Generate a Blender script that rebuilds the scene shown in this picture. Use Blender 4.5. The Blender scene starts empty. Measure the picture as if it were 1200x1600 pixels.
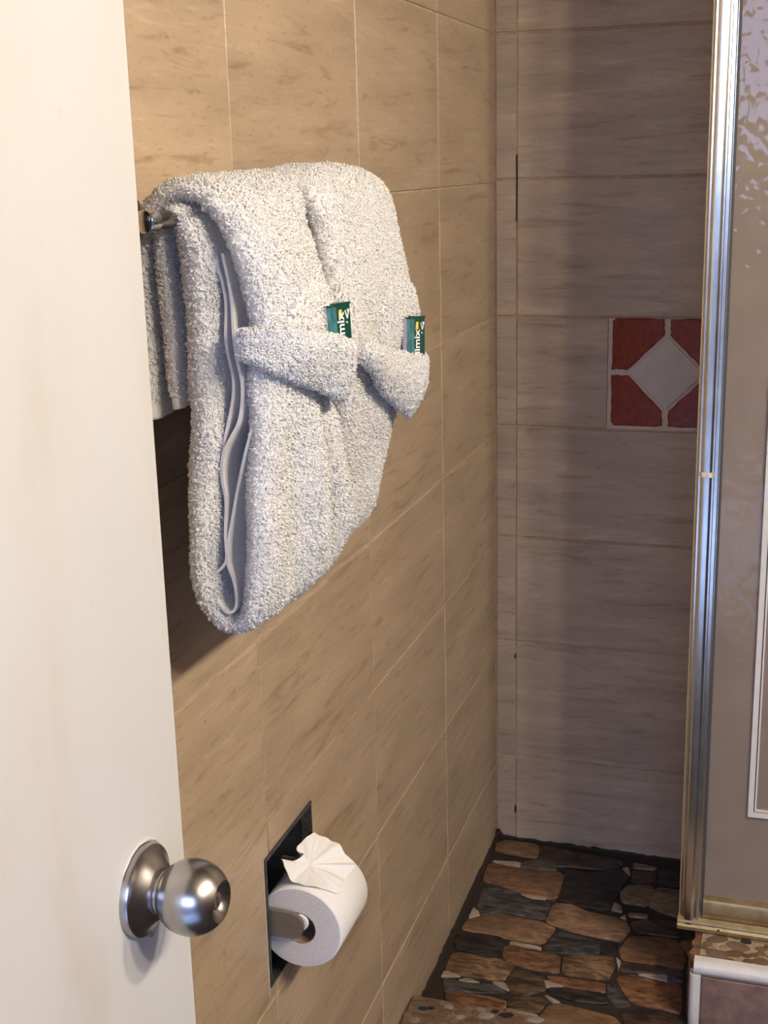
import bpy, math, random
import numpy as np
from mathutils import Matrix, Vector

random.seed(7)
rng = np.random.default_rng(11)
scene = bpy.context.scene
COL = scene.collection
PI = math.pi

# ------------------------------------------------------------------ camera
cam_data = bpy.data.cameras.new('camera')
cam_data.sensor_fit = 'AUTO'
cam_data.sensor_width = 36.0
cam_data.lens = 2035.0 / 1600.0 * 36.0
cam_data.clip_start = 0.02
cam = bpy.data.objects.new('camera', cam_data)
COL.objects.link(cam)
CAMROT = Matrix(((0.952815, -0.055464, 0.298440),
                 (0.302560, 0.252886, -0.918970),
                 (-0.024502, 0.965905, 0.257735)))
cam.matrix_world = Matrix.Translation((0.5594, 0.0, 1.38)) @ CAMROT.to_4x4()
scene.camera = cam

# ------------------------------------------------------------------ light
world = bpy.data.worlds.new('world')
scene.world = world
world.use_nodes = True
world.node_tree.nodes['Background'].inputs[0].default_value = (0.47, 0.58, 1.0, 1)
world.node_tree.nodes['Background'].inputs[1].default_value = 9.0

# the open front door behind the camera lets the sky in (portal: sampling aid only)
sky = bpy.data.lights.new('doorway_portal', 'AREA')
sky.shape = 'RECTANGLE'
sky.size, sky.size_y = 1.80, 2.10
sky.cycles.is_portal = True
sky_o = bpy.data.objects.new('doorway_portal', sky)
COL.objects.link(sky_o)
sky_o.location = (0.55, -1.52, 1.00)
sky_o.rotation_euler = (math.radians(90), 0, 0)      # faces +y, into the house

# three warm globes of the vanity light on the right wall
LAMP_X, LAMP_YS, LAMP_Z = 1.60, (0.18, 0.54, 0.94), 2.06
LAMP_RADIUS = 0.06
LAMP_STRENGTH = 410.0
LAMP_COLOR = (1.0, 0.895, 0.755)

scene.cycles.max_bounces = 7
scene.cycles.diffuse_bounces = 3
scene.cycles.glossy_bounces = 3
scene.cycles.transmission_bounces = 5
scene.cycles.sample_clamp_indirect = 4.0
vs = scene.view_settings
vs.view_transform = 'Standard'
vs.look = 'None'
vs.exposure = 0.0
vs.gamma = 1.0
vs.use_curve_mapping = False

# ------------------------------------------------------------------ helpers
def link(o, parent=None):
    COL.objects.link(o)
    if parent is not None:
        o.parent = parent
    return o


def tag(o, label=None, cat=None, group=None, kind=None):
    if label: o['label'] = label
    if cat: o['category'] = cat
    if group: o['group'] = group
    if kind: o['kind'] = kind
    return o


def empty(name, loc=(0, 0, 0)):
    o = bpy.data.objects.new(name, None)
    o.empty_display_size = 0.05
    o.location = loc
    return link(o)


def finish(me, mat, smooth=None):
    if mat is not None:
        me.materials.append(mat)
    if smooth is not None:
        n = len(me.polygons)
        me.polygons.foreach_set('use_smooth', np.ones(n, bool))
        if smooth < 179:
            me.set_sharp_from_angle(angle=math.radians(smooth))
    me.update()
    return me


def put(name, me, parent=None, origin=True):
    """Link a mesh given in world coordinates; the object's origin is moved to
    the middle of its base."""
    o = bpy.data.objects.new(name, me)
    link(o)
    if origin:
        co = np.empty(len(me.vertices) * 3)
        me.vertices.foreach_get('co', co)
        co = co.reshape(-1, 3)
        c = np.array([(co[:, 0].min() + co[:, 0].max()) / 2, (co[:, 1].min() + co[:, 1].max()) / 2, co[:, 2].min()])
        me.vertices.foreach_set('co', (co - c).ravel())
        me.update()
        loc = Vector(c)
        if parent is not None:
            p, base = parent, Vector((0, 0, 0))
            while p is not None:
                base += p.location
                p = p.parent
            loc = loc - base
        o.location = loc
    if parent is not None:
        o.parent = parent
    return o


class MB:
    def __init__(self):
        self.v, self.f = [], []

    def box(self, a, b, ch=0.0):
        x0, y0, z0 = a
        x1, y1, z1 = b
        n = len(self.v)
        if ch <= 0:
            for x in (x0, x1):
                for y in (y0, y1):
                    for z in (z0, z1):
                        self.v.append((x, y, z))
            for q in ((0, 1, 3, 2), (4, 6, 7, 5), (0, 4, 5, 1), (2, 3, 7, 6), (0, 2, 6, 4), (1, 5, 7, 3)):
                self.f.append(tuple(n + i for i in q))
            return self
        c = ch                                          # chamfered box: three verts per corner
        idx = {}
        for i, x in enumerate((x0, x1)):
            for j, y in enumerate((y0, y1)):
                for k, z in enumerate((z0, z1)):
                    sx, sy, sz = (1 if i == 0 else -1), (1 if j == 0 else -1), (1 if k == 0 else -1)
                    for ax, p in enumerate(((x, y + sy * c, z + sz * c), (x + sx * c, y, z + sz * c), (x + sx * c, y + sy * c, z))):
                        idx[i, j, k, ax] = len(self.v)
                        self.v.append(p)
        F = self.f
        g = lambda i, j, k, ax: idx[i, j, k, ax]
        for i in (0, 1):
            q = [g(i, 0, 0, 0), g(i, 0, 1, 0), g(i, 1, 1, 0), g(i, 1, 0, 0)]
            F.append(tuple(q if i == 0 else q[::-1]))
            q = [g(0, i, 0, 1), g(1, i, 0, 1), g(1, i, 1, 1), g(0, i, 1, 1)]
            F.append(tuple(q if i == 0 else q[::-1]))
            q = [g(0, 0, i, 2), g(0, 1, i, 2), g(1, 1, i, 2), g(1, 0, i, 2)]
            F.append(tuple(q if i == 0 else q[::-1]))
        for a_ in (0, 1):
            for b_ in (0, 1):
                flip = a_ != b_
                q = [g(0, a_, b_, 1), g(0, a_, b_, 2), g(1, a_, b_, 2), g(1, a_, b_, 1)]
                F.append(tuple(q if not flip else q[::-1]))
                q = [g(a_, 0, b_, 0), g(a_, 1, b_, 0), g(a_, 1, b_, 2), g(a_, 0, b_, 2)]
                F.append(tuple(q if not flip else q[::-1]))
                q = [g(a_, b_, 0, 0), g(a_, b_, 0, 1), g(a_, b_, 1, 1), g(a_, b_, 1, 0)]
                F.append(tuple(q if not flip else q[::-1]))
        for i in (0, 1):
            for j in (0, 1):
                for k in (0, 1):
                    q = [g(i, j, k, 0), g(i, j, k, 1), g(i, j, k, 2)]
                    F.append(tuple(q if (i + j + k) % 2 == 0 else q[::-1]))
        return self

    def lathe(self, prof, origin, axis='x', seg=48, closed=False):
        """prof: (along, radius); axis x, y or z."""
        ox, oy, oz = origin
        n0 = len(self.v)
        m = len(prof)
        for a, r in prof:
            for s in range(seg):
                t = 2 * PI * s / seg
                c, d = r * math.cos(t), r * math.sin(t)
                if axis == 'x': self.v.append((ox + a, oy + c, oz + d))
                elif axis == 'y': self.v.append((ox + d, oy + a, oz + c))
                else: self.v.append((ox + c, oy + d, oz + a))
        rows = m if closed else m - 1
        for i in range(rows):
            for s in range(seg):
                a, b = n0 + i * seg + s, n0 + i * seg + (s + 1) % seg
                i2 = (i + 1) % m
                c, d = n0 + i2 * seg + (s + 1) % seg, n0 + i2 * seg + s
                self.f.append((a, b, c, d))
        if not closed:
            if prof[0][1] > 1e-6: self.f.append(tuple(n0 + s for s in range(seg))[::-1])
            if prof[-1][1] > 1e-6: self.f.append(tuple(n0 + (m - 1) * seg + s for s in range(seg)))
        return self

    def prism(self, poly, lo, hi, axis='z', inset=0.0, top=0.0):
        """poly of 2-D points extruded; axis z: (x,y); axis x: (y,z); axis y: (x,z)."""
        def P(p, h):
            if axis == 'z': return (p[0], p[1], h)
            if axis == 'x': return (h, p[0], p[1])
            return (p[0], h, p[1])
        n0 = len(self.v)
        n = len(poly)
        cx = sum(p[0] for p in poly) / n
        cy = sum(p[1] for p in poly) / n
        rings = [(poly, lo), (poly, hi - top if inset else hi)]
        if inset:
            ins = []
            for p in poly:
                d = math.hypot(p[0] - cx, p[1] - cy) or 1
                k = max(0.0, 1 - inset / d)
                ins.append((cx + (p[0] - cx) * k, cy + (p[1] - cy) * k))
            rings.append((ins, hi))
        for pl, h in rings:
            self.v += [P(p, h) for p in pl]
        for r in range(len(rings) - 1):
            for i in range(n):
                j = (i + 1) % n
                self.f.append((n0 + r * n + i, n0 + r * n + j, n0 + (r + 1) * n + j, n0 + (r + 1) * n + i))
        self.f.append(tuple(n0 + i for i in range(n))[::-1])
        L = n0 + (len(rings) - 1) * n
        self.f.append(tuple(L + i for i in range(n)))
        return self

    def tube(self, pts, r, seg=12):
        n0 = len(self.v)
        P = [Vector(p) for p in pts]
        up = Vector((0, 0, 1))
        for i, p in enumerate(P):
            t = (P[min(i + 1, len(P) - 1)] - P[max(i - 1, 0)]).normalized()
            a = t.cross(up)
            if a.length < 1e-4: a = t.cross(Vector((1, 0, 0)))
            a.normalize()
            b = t.cross(a)
            rr = r[i] if isinstance(r, (list, tuple)) else r
            for s in range(seg):
                q = 2 * PI * s / seg
                self.v.append(tuple(p + a * rr * math.cos(q) + b * rr * math.sin(q)))
        for i in range(len(P) - 1):
            for s in range(seg):
                a, b = n0 + i * seg + s, n0 + i * seg + (s + 1) % seg
                self.f.append((a, b, b + seg, a + seg))
        self.f.append(tuple(n0 + s for s in range(seg))[::-1])
        L = n0 + (len(P) - 1) * seg
        self.f.append(tuple(L + s for s in range(seg)))
        return self

    def mesh(self, name, mat, smooth=None):
        me = bpy.data.meshes.new(name)
        me.from_pydata(self.v, [], self.f)
        import bmesh
        bm = bmesh.new(); bm.from_mesh(me)
        bmesh.ops.recalc_face_normals(bm, faces=bm.faces)
        bm.to_mesh(me); bm.free()
        return finish(me, mat, smooth)

    def build(self, name, mat, parent=None, smooth=None):
        return put(name, self.mesh(name, mat, smooth), parent)


def quad_mesh(name, V, Q, mat, smooth=None):
    """fast mesh of quads from numpy arrays"""
    me = bpy.data.meshes.new(name)
    V = np.asarray(V, np.float32)
    Q = np.asarray(Q, np.int32)
    me.vertices.add(len(V)); me.vertices.foreach_set('co', V.ravel())
    me.loops.add(Q.size); me.loops.foreach_set('vertex_index', Q.ravel())
    me.polygons.add(len(Q))
    me.polygons.foreach_set('loop_start', np.arange(0, Q.size, 4, dtype=np.int32))
    me.update(calc_edges=True)
    me.validate()
    return finish(me, mat, smooth)


# ------------------------------------------------------------------ materials
MATS = {}


def new_mat(name):
    m = bpy.data.materials.new(name)
    m.use_nodes = True
    nt = m.node_tree
    b = nt.nodes['Principled BSDF']
    MATS[name] = m
    return m, nt, b


def N(nt, t, **kw):
    n = nt.nodes.new(t)
    for k, v in kw.items():
        if k.startswith('i_'):
            n.inputs[k[2:].replace('_', ' ')].default_value = v
        else:
            setattr(n, k, v)
    return n


def ramp(nt, stops, interp='LINEAR'):
    r = nt.nodes.new('ShaderNodeValToRGB')
    r.color_ramp.interpolation = interp
    el = r.color_ramp.elements
    while len(el) < len(stops): el.new(0.5)
    for e, (p, c) in zip(el, stops):
        e.position = p
        e.color = (*c, 1)
    return r


def plain(name, col, rough=0.5, metal=0.0, noise=0.0, scale=40.0, bump=0.0, spec=0.5, **kw):
    m, nt, b = new_mat(name)
    b.inputs['Roughness'].default_value = rough
    b.inputs['Metallic'].default_value = metal
    b.inputs['Specular IOR Level'].default_value = spec
    b.inputs['Base Color'].default_value = (*col, 1)
    if noise or bump:
        tc = N(nt, 'ShaderNodeTexCoord')
        nz = N(nt, 'ShaderNodeTexNoise', i_Scale=scale, i_Detail=6.0, i_Roughness=0.6)
        nt.links.new(tc.outputs['Object'], nz.inputs['Vector'])
        if noise:
            r = ramp(nt, ((0.3, tuple(c * (1 - noise) for c in col)), (0.7, tuple(min(1, c * (1 + noise)) for c in col))))
            nt.links.new(nz.outputs['Fac'], r.inputs[0])
            nt.links.new(r.outputs[0], b.inputs['Base Color'])
        if bump:
            bp = N(nt, 'ShaderNodeBump', i_Strength=bump, i_Distance=0.002)
            nt.links.new(nz.outputs['Fac'], bp.inputs['Height'])
            nt.links.new(bp.outputs[0], b.inputs['Normal'])
    for k, v in kw.items():
        b.inputs[k].default_value = v
    return m


def make_tile_mat(name, base, dark, light, rough=0.38):
    """beige travertine-look ceramic: streaks run along the tile's local X"""
    m, nt, b = new_mat(name)
    tc = N(nt, 'ShaderNodeTexCoord')
    oi = N(nt, 'ShaderNodeObjectInfo')
    off = N(nt, 'ShaderNodeVectorMath', operation='SCALE')
    comb = N(nt, 'ShaderNodeCombineXYZ', i_X=1.0, i_Y=1.7, i_Z=3.1)
    nt.links.new(comb.outputs[0], off.inputs[0])
    mul = N(nt, 'ShaderNodeMath', operation='MULTIPLY'); mul.inputs[1].default_value = 37.0
    nt.links.new(oi.outputs['Random'], mul.inputs[0])
    nt.links.new(mul.outputs[0], off.inputs['Scale'])
    add = N(nt, 'ShaderNodeVectorMath', operation='ADD')
    nt.links.new(tc.outputs['Object'], add.inputs[0])
    nt.links.new(off.outputs[0], add.inputs[1])
    mp = N(nt, 'ShaderNodeMapping')
    mp.inputs['Scale'].default_value = (8.5, 66.0, 30.0)
    nt.links.new(add.outputs[0], mp.inputs['Vector'])
    n1 = N(nt, 'ShaderNodeTexNoise', i_Scale=1.0, i_Detail=9.0, i_Roughness=0.68, i_Distortion=0.6)
    nt.links.new(mp.outputs[0], n1.inputs['Vector'])
    r1 = ramp(nt, ((0.33, dark), (0.46, base), (0.55, base), (0.70, light)))
    nt.links.new(n1.outputs['Fac'], r1.inputs[0])
    # broad clouding
    mp2 = N(nt, 'ShaderNodeMapping'); mp2.inputs['Scale'].default_value = (4.0, 18.0, 9.0)
    nt.links.new(add.outputs[0], mp2.inputs['Vector'])
    n2 = N(nt, 'ShaderNodeTexNoise', i_Scale=1.0, i_Detail=3.0)
    nt.links.new(mp2.outputs[0], n2.inputs['Vector'])
    r2 = ramp(nt, ((0.3, (0.84, 0.82, 0.80)), (0.7, (1.1, 1.08, 1.06))))
    nt.links.new(n2.outputs['Fac'], r2.inputs[0])
    mx = N(nt, 'ShaderNodeMix', data_type='RGBA', blend_type='MULTIPLY'); mx.inputs[0].default_value = 1.0
    nt.links.new(r1.outputs[0], mx.inputs[6]); nt.links.new(r2.outputs[0], mx.inputs[7])
    # fine dark pits along the streaks
    mp3 = N(nt, 'ShaderNodeMapping'); mp3.inputs['Scale'].default_value = (60.0, 260.0, 150.0)
    nt.links.new(add.outputs[0], mp3.inputs['Vector'])
    n3 = N(nt, 'ShaderNodeTexNoise', i_Scale=1.0, i_Detail=4.0, i_Roughness=0.7)
    nt.links.new(mp3.outputs[0], n3.inputs['Vector'])
    r3 = ramp(nt, ((0.30, (0.66, 0.60, 0.54)), (0.42, (1, 1, 1))))
    nt.links.new(n3.outputs['Fac'], r3.inputs[0])
    mx2 = N(nt, 'ShaderNodeMix', data_type='RGBA', blend_type='MULTIPLY'); mx2.inputs[0].default_value = 0.75
    nt.links.new(mx.outputs[2], mx2.inputs[6]); nt.links.new(r3.outputs[0], mx2.inputs[7])
    nt.links.new(mx2.outputs[2], b.inputs['Base Color'])
    b.inputs['Roughness'].default_value = rough
    b.inputs['Specular IOR Level'].default_value = 0.4
    bp = N(nt, 'ShaderNodeBump', i_Strength=0.16, i_Distance=0.0015)
    nt.links.new(n1.outputs['Fac'], bp.inputs['Height'])
    nt.links.new(bp.outputs[0], b.inputs['Normal'])
    return m


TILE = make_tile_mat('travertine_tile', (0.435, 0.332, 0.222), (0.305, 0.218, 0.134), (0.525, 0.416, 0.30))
TILE_B = make_tile_mat('travertine_tile_back', (0.385, 0.298, 0.21), (0.285, 0.21, 0.14), (0.46, 0.37, 0.28), 0.42)  # same tile as the left wall, darkened and cooled for its dimmer daylight
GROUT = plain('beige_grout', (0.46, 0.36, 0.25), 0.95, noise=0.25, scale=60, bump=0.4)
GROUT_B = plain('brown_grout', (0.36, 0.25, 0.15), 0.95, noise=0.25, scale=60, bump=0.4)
GRIME = plain('dark_grime', (0.022, 0.014, 0.009), 0.8, noise=0.5, scale=90, bump=0.8)
PLASTER = plain('plaster', (0.085, 0.060, 0.040), 0.9, noise=0.05, scale=8)  # kept dark so the unseen walls and ceiling bounce little light
HALLWALL = plain('hall_paint', (0.32, 0.34, 0.38), 0.9, noise=0.05, scale=6)  # bluish tint stands for the blue daylight on these walls
HALLFLOOR = plain('hall_floor', (0.50, 0.64, 0.82), 0.6, noise=0.1, scale=6)  # daylight blue put into the floor colour so the shower post mirrors it
STEEL = plain('brushed_steel', (0.43, 0.41, 0.385), 0.27, 1.0, noise=0.04, scale=300)
NICKEL = plain('dull_nickel', (0.25, 0.22, 0.19), 0.22, 1.0)
CHROME = plain('chrome', (0.62, 0.60, 0.58), 0.09, 1.0)
GOLD = plain('gold_aluminium', (0.78, 0.77, 0.68), 0.20, 1.0, noise=0.10, scale=35, bump=0.03)
GOLD_DULL = plain('dull_gold', (0.42, 0.31, 0.15), 0.42, 0.8, noise=0.25, scale=45, bump=0.08)
GOLD_SIDE = plain('gold_painted_edge', (0.60, 0.46, 0.26), 0.38, 0.5, noise=0.12, scale=60)
BLACKMETAL = plain('black_recess', (0.020, 0.020, 0.021), 0.6, 0.0, noise=0.5, scale=120)
RIMMETAL = plain('worn_grey_rim', (0.075, 0.074, 0.070), 0.5, 0.4, noise=0.5, scale=160, bump=0.2)
ARMMETAL = plain('grey_arm', (0.20, 0.18, 0.15), 0.35, 0.4, noise=0.1, scale=80)
TISSUE = plain('tissue', (0.80, 0.775, 0.735), 0.95, noise=0.03, scale=300, bump=0.15, spec=0.1)
TISSUE_END = plain('tissue_end', (0.68, 0.64, 0.59), 1.0, noise=0.08, scale=420, bump=0.3, spec=0.1)
CARD = plain('cardboard', (0.30, 0.21, 0.13), 0.9, noise=0.1)
WHITEPLASTIC = plain('white_plastic', (0.80, 0.79, 0.76), 0.35)
BULLNOSE = plain('white_bullnose', (0.64, 0.60, 0.53), 0.35, noise=0.08, scale=30)
FACETILE = plain('mauve_face_tile', (0.20, 0.125, 0.10), 0.45, noise=0.35, scale=28, bump=0.25)
REDTILE = plain('oxblood_tile', (0.185, 0.029, 0.010), 0.12, noise=0.28, scale=70, bump=0.4, spec=0.35)
DIAMOND = plain('grey_diamond_tile', (0.43, 0.37, 0.30), 0.5, noise=0.08, scale=35)
DECGROUT = plain('pale_decor_grout', (0.50, 0.40, 0.30), 0.95, noise=0.1, scale=80)
DKGREEN = plain('dark_green_pack', (0.006, 0.050, 0.034), 0.22)
TEAL = plain('teal_pack', (0.045, 0.15, 0.16), 0.22, noise=0.4, scale=150)
SILVER = plain('silver_foil', (0.42, 0.42, 0.46), 0.3, 0.5, noise=0.3, scale=200)
YELLOW = plain('yellow_print', (0.75, 0.52, 0.06), 0.35)
WHITEPRINT = plain('white_print', (0.80, 0.80, 0.78), 0.35)
WHITETRIM = plain('white_trim', (0.62, 0.59, 0.53), 0.45, noise=0.06, scale=60)
DARKLINE = plain('dark_seal', (0.05, 0.045, 0.04), 0.6)
SCUM = plain('lime_scale', (0.55, 0.50, 0.42), 0.8, noise=0.3, scale=200)
HEM = plain('smooth_hem', (0.80, 0.785, 0.75), 0.95, noise=0.04, scale=500, bump=0.3, spec=0.1)


def make_terry():
    m, nt, b = new_mat('white_terry')
    b.inputs['Base Color'].default_value = (0.88, 0.87, 0.84, 1)
    b.inputs['Roughness'].default_value = 1.0
    b.inputs['Specular IOR Level'].default_value = 0.1
    tr = N(nt, 'ShaderNodeBsdfTranslucent'); tr.inputs[0].default_value = (0.87, 0.855, 0.82, 1)
    mx = N(nt, 'ShaderNodeMixShader'); mx.inputs[0].default_value = 0.32
    out = nt.nodes['Material Output']
    nt.links.new(b.outputs[0], mx.inputs[1]); nt.links.new(tr.outputs[0], mx.inputs[2])
    nt.links.new(mx.outputs[0], out.inputs[0])
    return m


TERRY = make_terry()


def make_door_paint():
    m, nt, b = new_mat('white_door_paint')
    tc = N(nt, 'ShaderNodeTexCoord')
    # faint beige smears and hand marks
    n1 = N(nt, 'ShaderNodeTexNoise', i_Scale=4.2, i_Detail=4.0, i_Roughness=0.55)
    mp0 = N(nt, 'ShaderNodeMapping'); mp0.inputs['Scale'].default_value = (1, 1.8, 0.8)
    nt.links.new(tc.outputs['Object'], mp0.inputs[0]); nt.links.new(mp0.outputs[0], n1.inputs[0])
    r1 = ramp(nt, ((0.40, (0.575, 0.570, 0.55)), (0.56, (0.565, 0.55, 0.52)), (0.72, (0.51, 0.475, 0.42))))
    nt.links.new(n1.outputs['Fac'], r1.inputs[0])
    # small dark scuffs
    n2 = N(nt, 'ShaderNodeTexNoise', i_Scale=55.0, i_Detail=5.0, i_Roughness=0.6)
    nt.links.new(tc.outputs['Object'], n2.inputs[0])
    r2 = ramp(nt, ((0.25, (0.80, 0.76, 0.70)), (0.33, (1, 1, 1))))
    nt.links.new(n2.outputs['Fac'], r2.inputs[0])
    mx = N(nt, 'ShaderNodeMix', data_type='RGBA', blend_type='MULTIPLY'); mx.inputs[0].default_value = 0.6
    nt.links.new(r1.outputs[0], mx.inputs[6]); nt.links.new(r2.outputs[0], mx.inputs[7])
    nt.links.new(mx.outputs[2], b.inputs['Base Color'])
    b.inputs['Roughness'].default_value = 0.42
    mp = N(nt, 'ShaderNodeMapping'); mp.inputs['Scale'].default_value = (1, 120, 5)
    nt.links.new(tc.outputs['Object'], mp.inputs[0])
    n3 = N(nt, 'ShaderNodeTexNoise', i_Scale=1.0, i_Detail=4.0)
    nt.links.new(mp.outputs[0], n3.inputs[0])
    bp = N(nt, 'ShaderNodeBump', i_Strength=0.12, i_Distance=0.002)
    nt.links.new(n3.outputs['Fac'], bp.inputs['Height'])
    nt.links.new(bp.outputs[0], b.inputs['Normal'])
    return m


DOORPAINT = make_door_paint()


def make_obscure_glass():
    """hammered obscure glass with a film of lime scale, made strong to brighten the pane"""
    m, nt, b = new_mat('hammered_glass')
    nt.nodes.remove(b)
    out = nt.nodes['Material Output']
    tc = N(nt, 'ShaderNodeTexCoord')
    n1 = N(nt, 'ShaderNodeTexNoise', i_Scale=1.0, i_Detail=0.5, i_Distortion=0.5)
    gm = N(nt, 'ShaderNodeMapping'); gm.inputs['Scale'].default_value = (85.0, 60.0, 50.0)
    nt.links.new(tc.outputs['Object'], gm.inputs[0]); nt.links.new(gm.outputs[0], n1.inputs[0])
    bp = N(nt, 'ShaderNodeBump', i_Strength=0.30, i_Distance=0.004)
    nt.links.new(n1.outputs['Fac'], bp.inputs['Height'])
    refr = N(nt, 'ShaderNodeBsdfRefraction', i_Roughness=0.26, i_IOR=1.25)
    refr.inputs[0].default_value = (0.86, 0.84, 0.80, 1)
    n2 = N(nt, 'ShaderNodeTexNoise', i_Scale=7.0, i_Detail=6.0)
    nt.links.new(tc.outputs['Object'], n2.inputs[0])
    tl = N(nt, 'ShaderNodeBsdfTranslucent'); tl.inputs[0].default_value = (0.62, 0.52, 0.42, 1)
    df = N(nt, 'ShaderNodeBsdfDiffuse'); df.inputs[0].default_value = (0.52, 0.42, 0.33, 1)  # warm diffuse share raised to lift the pane's darkness
    m0 = N(nt, 'ShaderNodeMixShader'); m0.inputs[0].default_value = 0.55
    nt.links.new(tl.outputs[0], m0.inputs[1]); nt.links.new(df.outputs[0], m0.inputs[2])
    m1 = N(nt, 'ShaderNodeMixShader')
    r = ramp(nt, ((0.3, (0.60, 0.60, 0.60)), (0.7, (0.76, 0.76, 0.76))))
    nt.links.new(n2.outputs['Fac'], r.inputs[0]); nt.links.new(r.outputs[0], m1.inputs[0])
    nt.links.new(refr.outputs[0], m1.inputs[1]); nt.links.new(m0.outputs[0], m1.inputs[2])
    gl = N(nt, 'ShaderNodeBsdfGlossy', i_Roughness=0.07)
    fr = N(nt, 'ShaderNodeFresnel', i_IOR=1.45)
    m2 = N(nt, 'ShaderNodeMixShader')
    nt.links.new(fr.outputs[0], m2.inputs[0]); nt.links.new(m1.outputs[0], m2.inputs[1]); nt.links.new(gl.outputs[0], m2.inputs[2])
    for nd in (refr, gl, fr):
        nt.links.new(bp.outputs[0], nd.inputs['Normal'])
    nt.links.new(m2.outputs[0], out.inputs[0])
    return m


GLASS = make_obscure_glass()


def make_window_glass():
    m, nt, b = new_mat('window_glass')
    nt.nodes.remove(b)
    out = nt.nodes['Material Output']
    tp = N(nt, 'ShaderNodeBsdfTransparent'); gl = N(nt, 'ShaderNodeBsdfGlossy', i_Roughness=0.02)
    mx = N(nt, 'ShaderNodeMixShader'); mx.inputs[0].default_value = 0.05
    nt.links.new(tp.outputs[0], mx.inputs[1]); nt.links.new(gl.outputs[0], mx.inputs[2]); nt.links.new(mx.outputs[0], out.inputs[0])
    return m


WINGLASS = make_window_glass()


def stone_mat(name, col, dark, rough=0.5):
    m, nt, b = new_mat('stone_' + name)
    tc = N(nt, 'ShaderNodeTexCoord')
    mp = N(nt, 'ShaderNodeMapping'); mp.inputs['Scale'].default_value = (30, 85, 40)
    nt.links.new(tc.outputs['Object'], mp.inputs[0])
    oi = N(nt, 'ShaderNodeObjectInfo')
    mu = N(nt, 'ShaderNodeMath', operation='MULTIPLY'); mu.inputs[1].default_value = 50
    nt.links.new(oi.outputs['Random'], mu.inputs[0])
    nz = N(nt, 'ShaderNodeTexNoise', noise_dimensions='4D', i_Scale=1.0, i_Detail=7.0, i_Roughness=0.65, i_Distortion=0.8)
    nt.links.new(mp.outputs[0], nz.inputs['Vector']); nt.links.new(mu.outputs[0], nz.inputs['W'])
    r = ramp(nt, ((0.30, tuple(c * 0.45 for c in dark)), (0.44, tuple(c * 0.9 for c in dark)), (0.58, tuple(c * 0.85 for c in col)), (0.78, tuple(min(1, c * 1.25) for c in col))))
    nt.links.new(nz.outputs['Fac'], r.inputs[0]); nt.links.new(r.outputs[0], b.inputs['Base Color'])
    b.inputs['Roughness'].default_value = rough
    bp = N(nt, 'ShaderNodeBump', i_Strength=0.6, i_Distance=0.004)
    nt.links.new(nz.outputs['Fac'], bp.inputs['Height']); nt.links.new(bp.outputs[0], b.inputs['Normal'])
    return m


STONE = {
    'tan': stone_mat('tan', (0.288, 0.173, 0.090), (0.173, 0.094, 0.047)),
    'pale': stone_mat('pale', (0.446, 0.360, 0.266), (0.317, 0.238, 0.166)),
    'grey': stone_mat('grey', (0.115, 0.097, 0.083), (0.058, 0.047, 0.040)),
    'brown': stone_mat('brown', (0.245, 0.133, 0.063), (0.137, 0.068, 0.032)),
    'slate': stone_mat('slate', (0.097, 0.090, 0.086), (0.025, 0.022, 0.020)),
    'black': stone_mat('black', (0.040, 0.031, 0.025), (0.009, 0.006, 0.006)),
    'rust': stone_mat('rust', (0.274, 0.126, 0.054), (0.101, 0.047, 0.025)),
    'ochre': stone_mat('ochre', (0.259, 0.158, 0.068), (0.094, 0.050, 0.025)),
    'mottle': stone_mat('mottle', (0.137, 0.083, 0.047), (0.032, 0.022, 0.014)),
    'umber': stone_mat('umber', (0.090, 0.052, 0.030), (0.025, 0.014, 0.010)),
    'olive': stone_mat('olive', (0.238, 0.169, 0.090), (0.122, 0.083, 0.043)),
    'cream': stone_mat('cream', (0.403, 0.302, 0.173), (0.259, 0.180, 0.094)),
    'pink': stone_mat('pink', (0.302, 0.187, 0.130), (0.187, 0.108, 0.072)),
}

# ================================================================== STRUCTURE
D = 2.440            # y of the tiled back wall
XR = 1.75            # x of the right wall
CEIL = 2.36

REC = (1.2385, 1.3935, 0.436, 0.607)      # toilet-paper recess in the left wall: y0 y1 z0 z1


def wall_world(mb, name, mat, label):
    o = mb.build(name, mat)
    return tag(o, label, None, kind='structure')


# left wall: backing around the recess hole
mb = MB()
y0, y1, z0, z1 = REC
mb.box((-0.12, -0.12, -0.05), (-0.0022, y0, CEIL))
mb.box((-0.12, y1, -0.05), (-0.0022, D + 0.12, CEIL))
mb.box((-0.12, y0, -0.05), (-0.0022, y1, z0))
mb.box((-0.12, y0, z1), (-0.0022, y1, CEIL))
mb.box((-0.12, y0, z0), (-0.085, y1, z1))
wall_left = wall_world(mb, 'wall_left', GROUT, 'wall of warm beige travertine look tiles behind the towels')
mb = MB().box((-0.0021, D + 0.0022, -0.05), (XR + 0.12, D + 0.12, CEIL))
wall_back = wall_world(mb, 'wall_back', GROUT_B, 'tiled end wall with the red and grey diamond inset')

tile_cache = {}


def tile_mesh(w, h, t=0.007, ch=0.0011):
    key = (round(w, 4), round(h, 4))
    if key not in tile_cache:
        tile_cache[key] = MB().box((-w / 2, -h / 2, -t), (w / 2, h / 2, 0), ch).mesh('tile', None)
    return tile_cache[key]


ROT_L = Matrix(((0, 0, 1), (1, 0, 0), (0, 1, 0)))       # local X->y, Y->z, Z->x
ROT_B = Matrix(((1, 0, 0), (0, 0, -1), (0, 1, 0)))      # local X->x, Y->z, Z->-y


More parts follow.
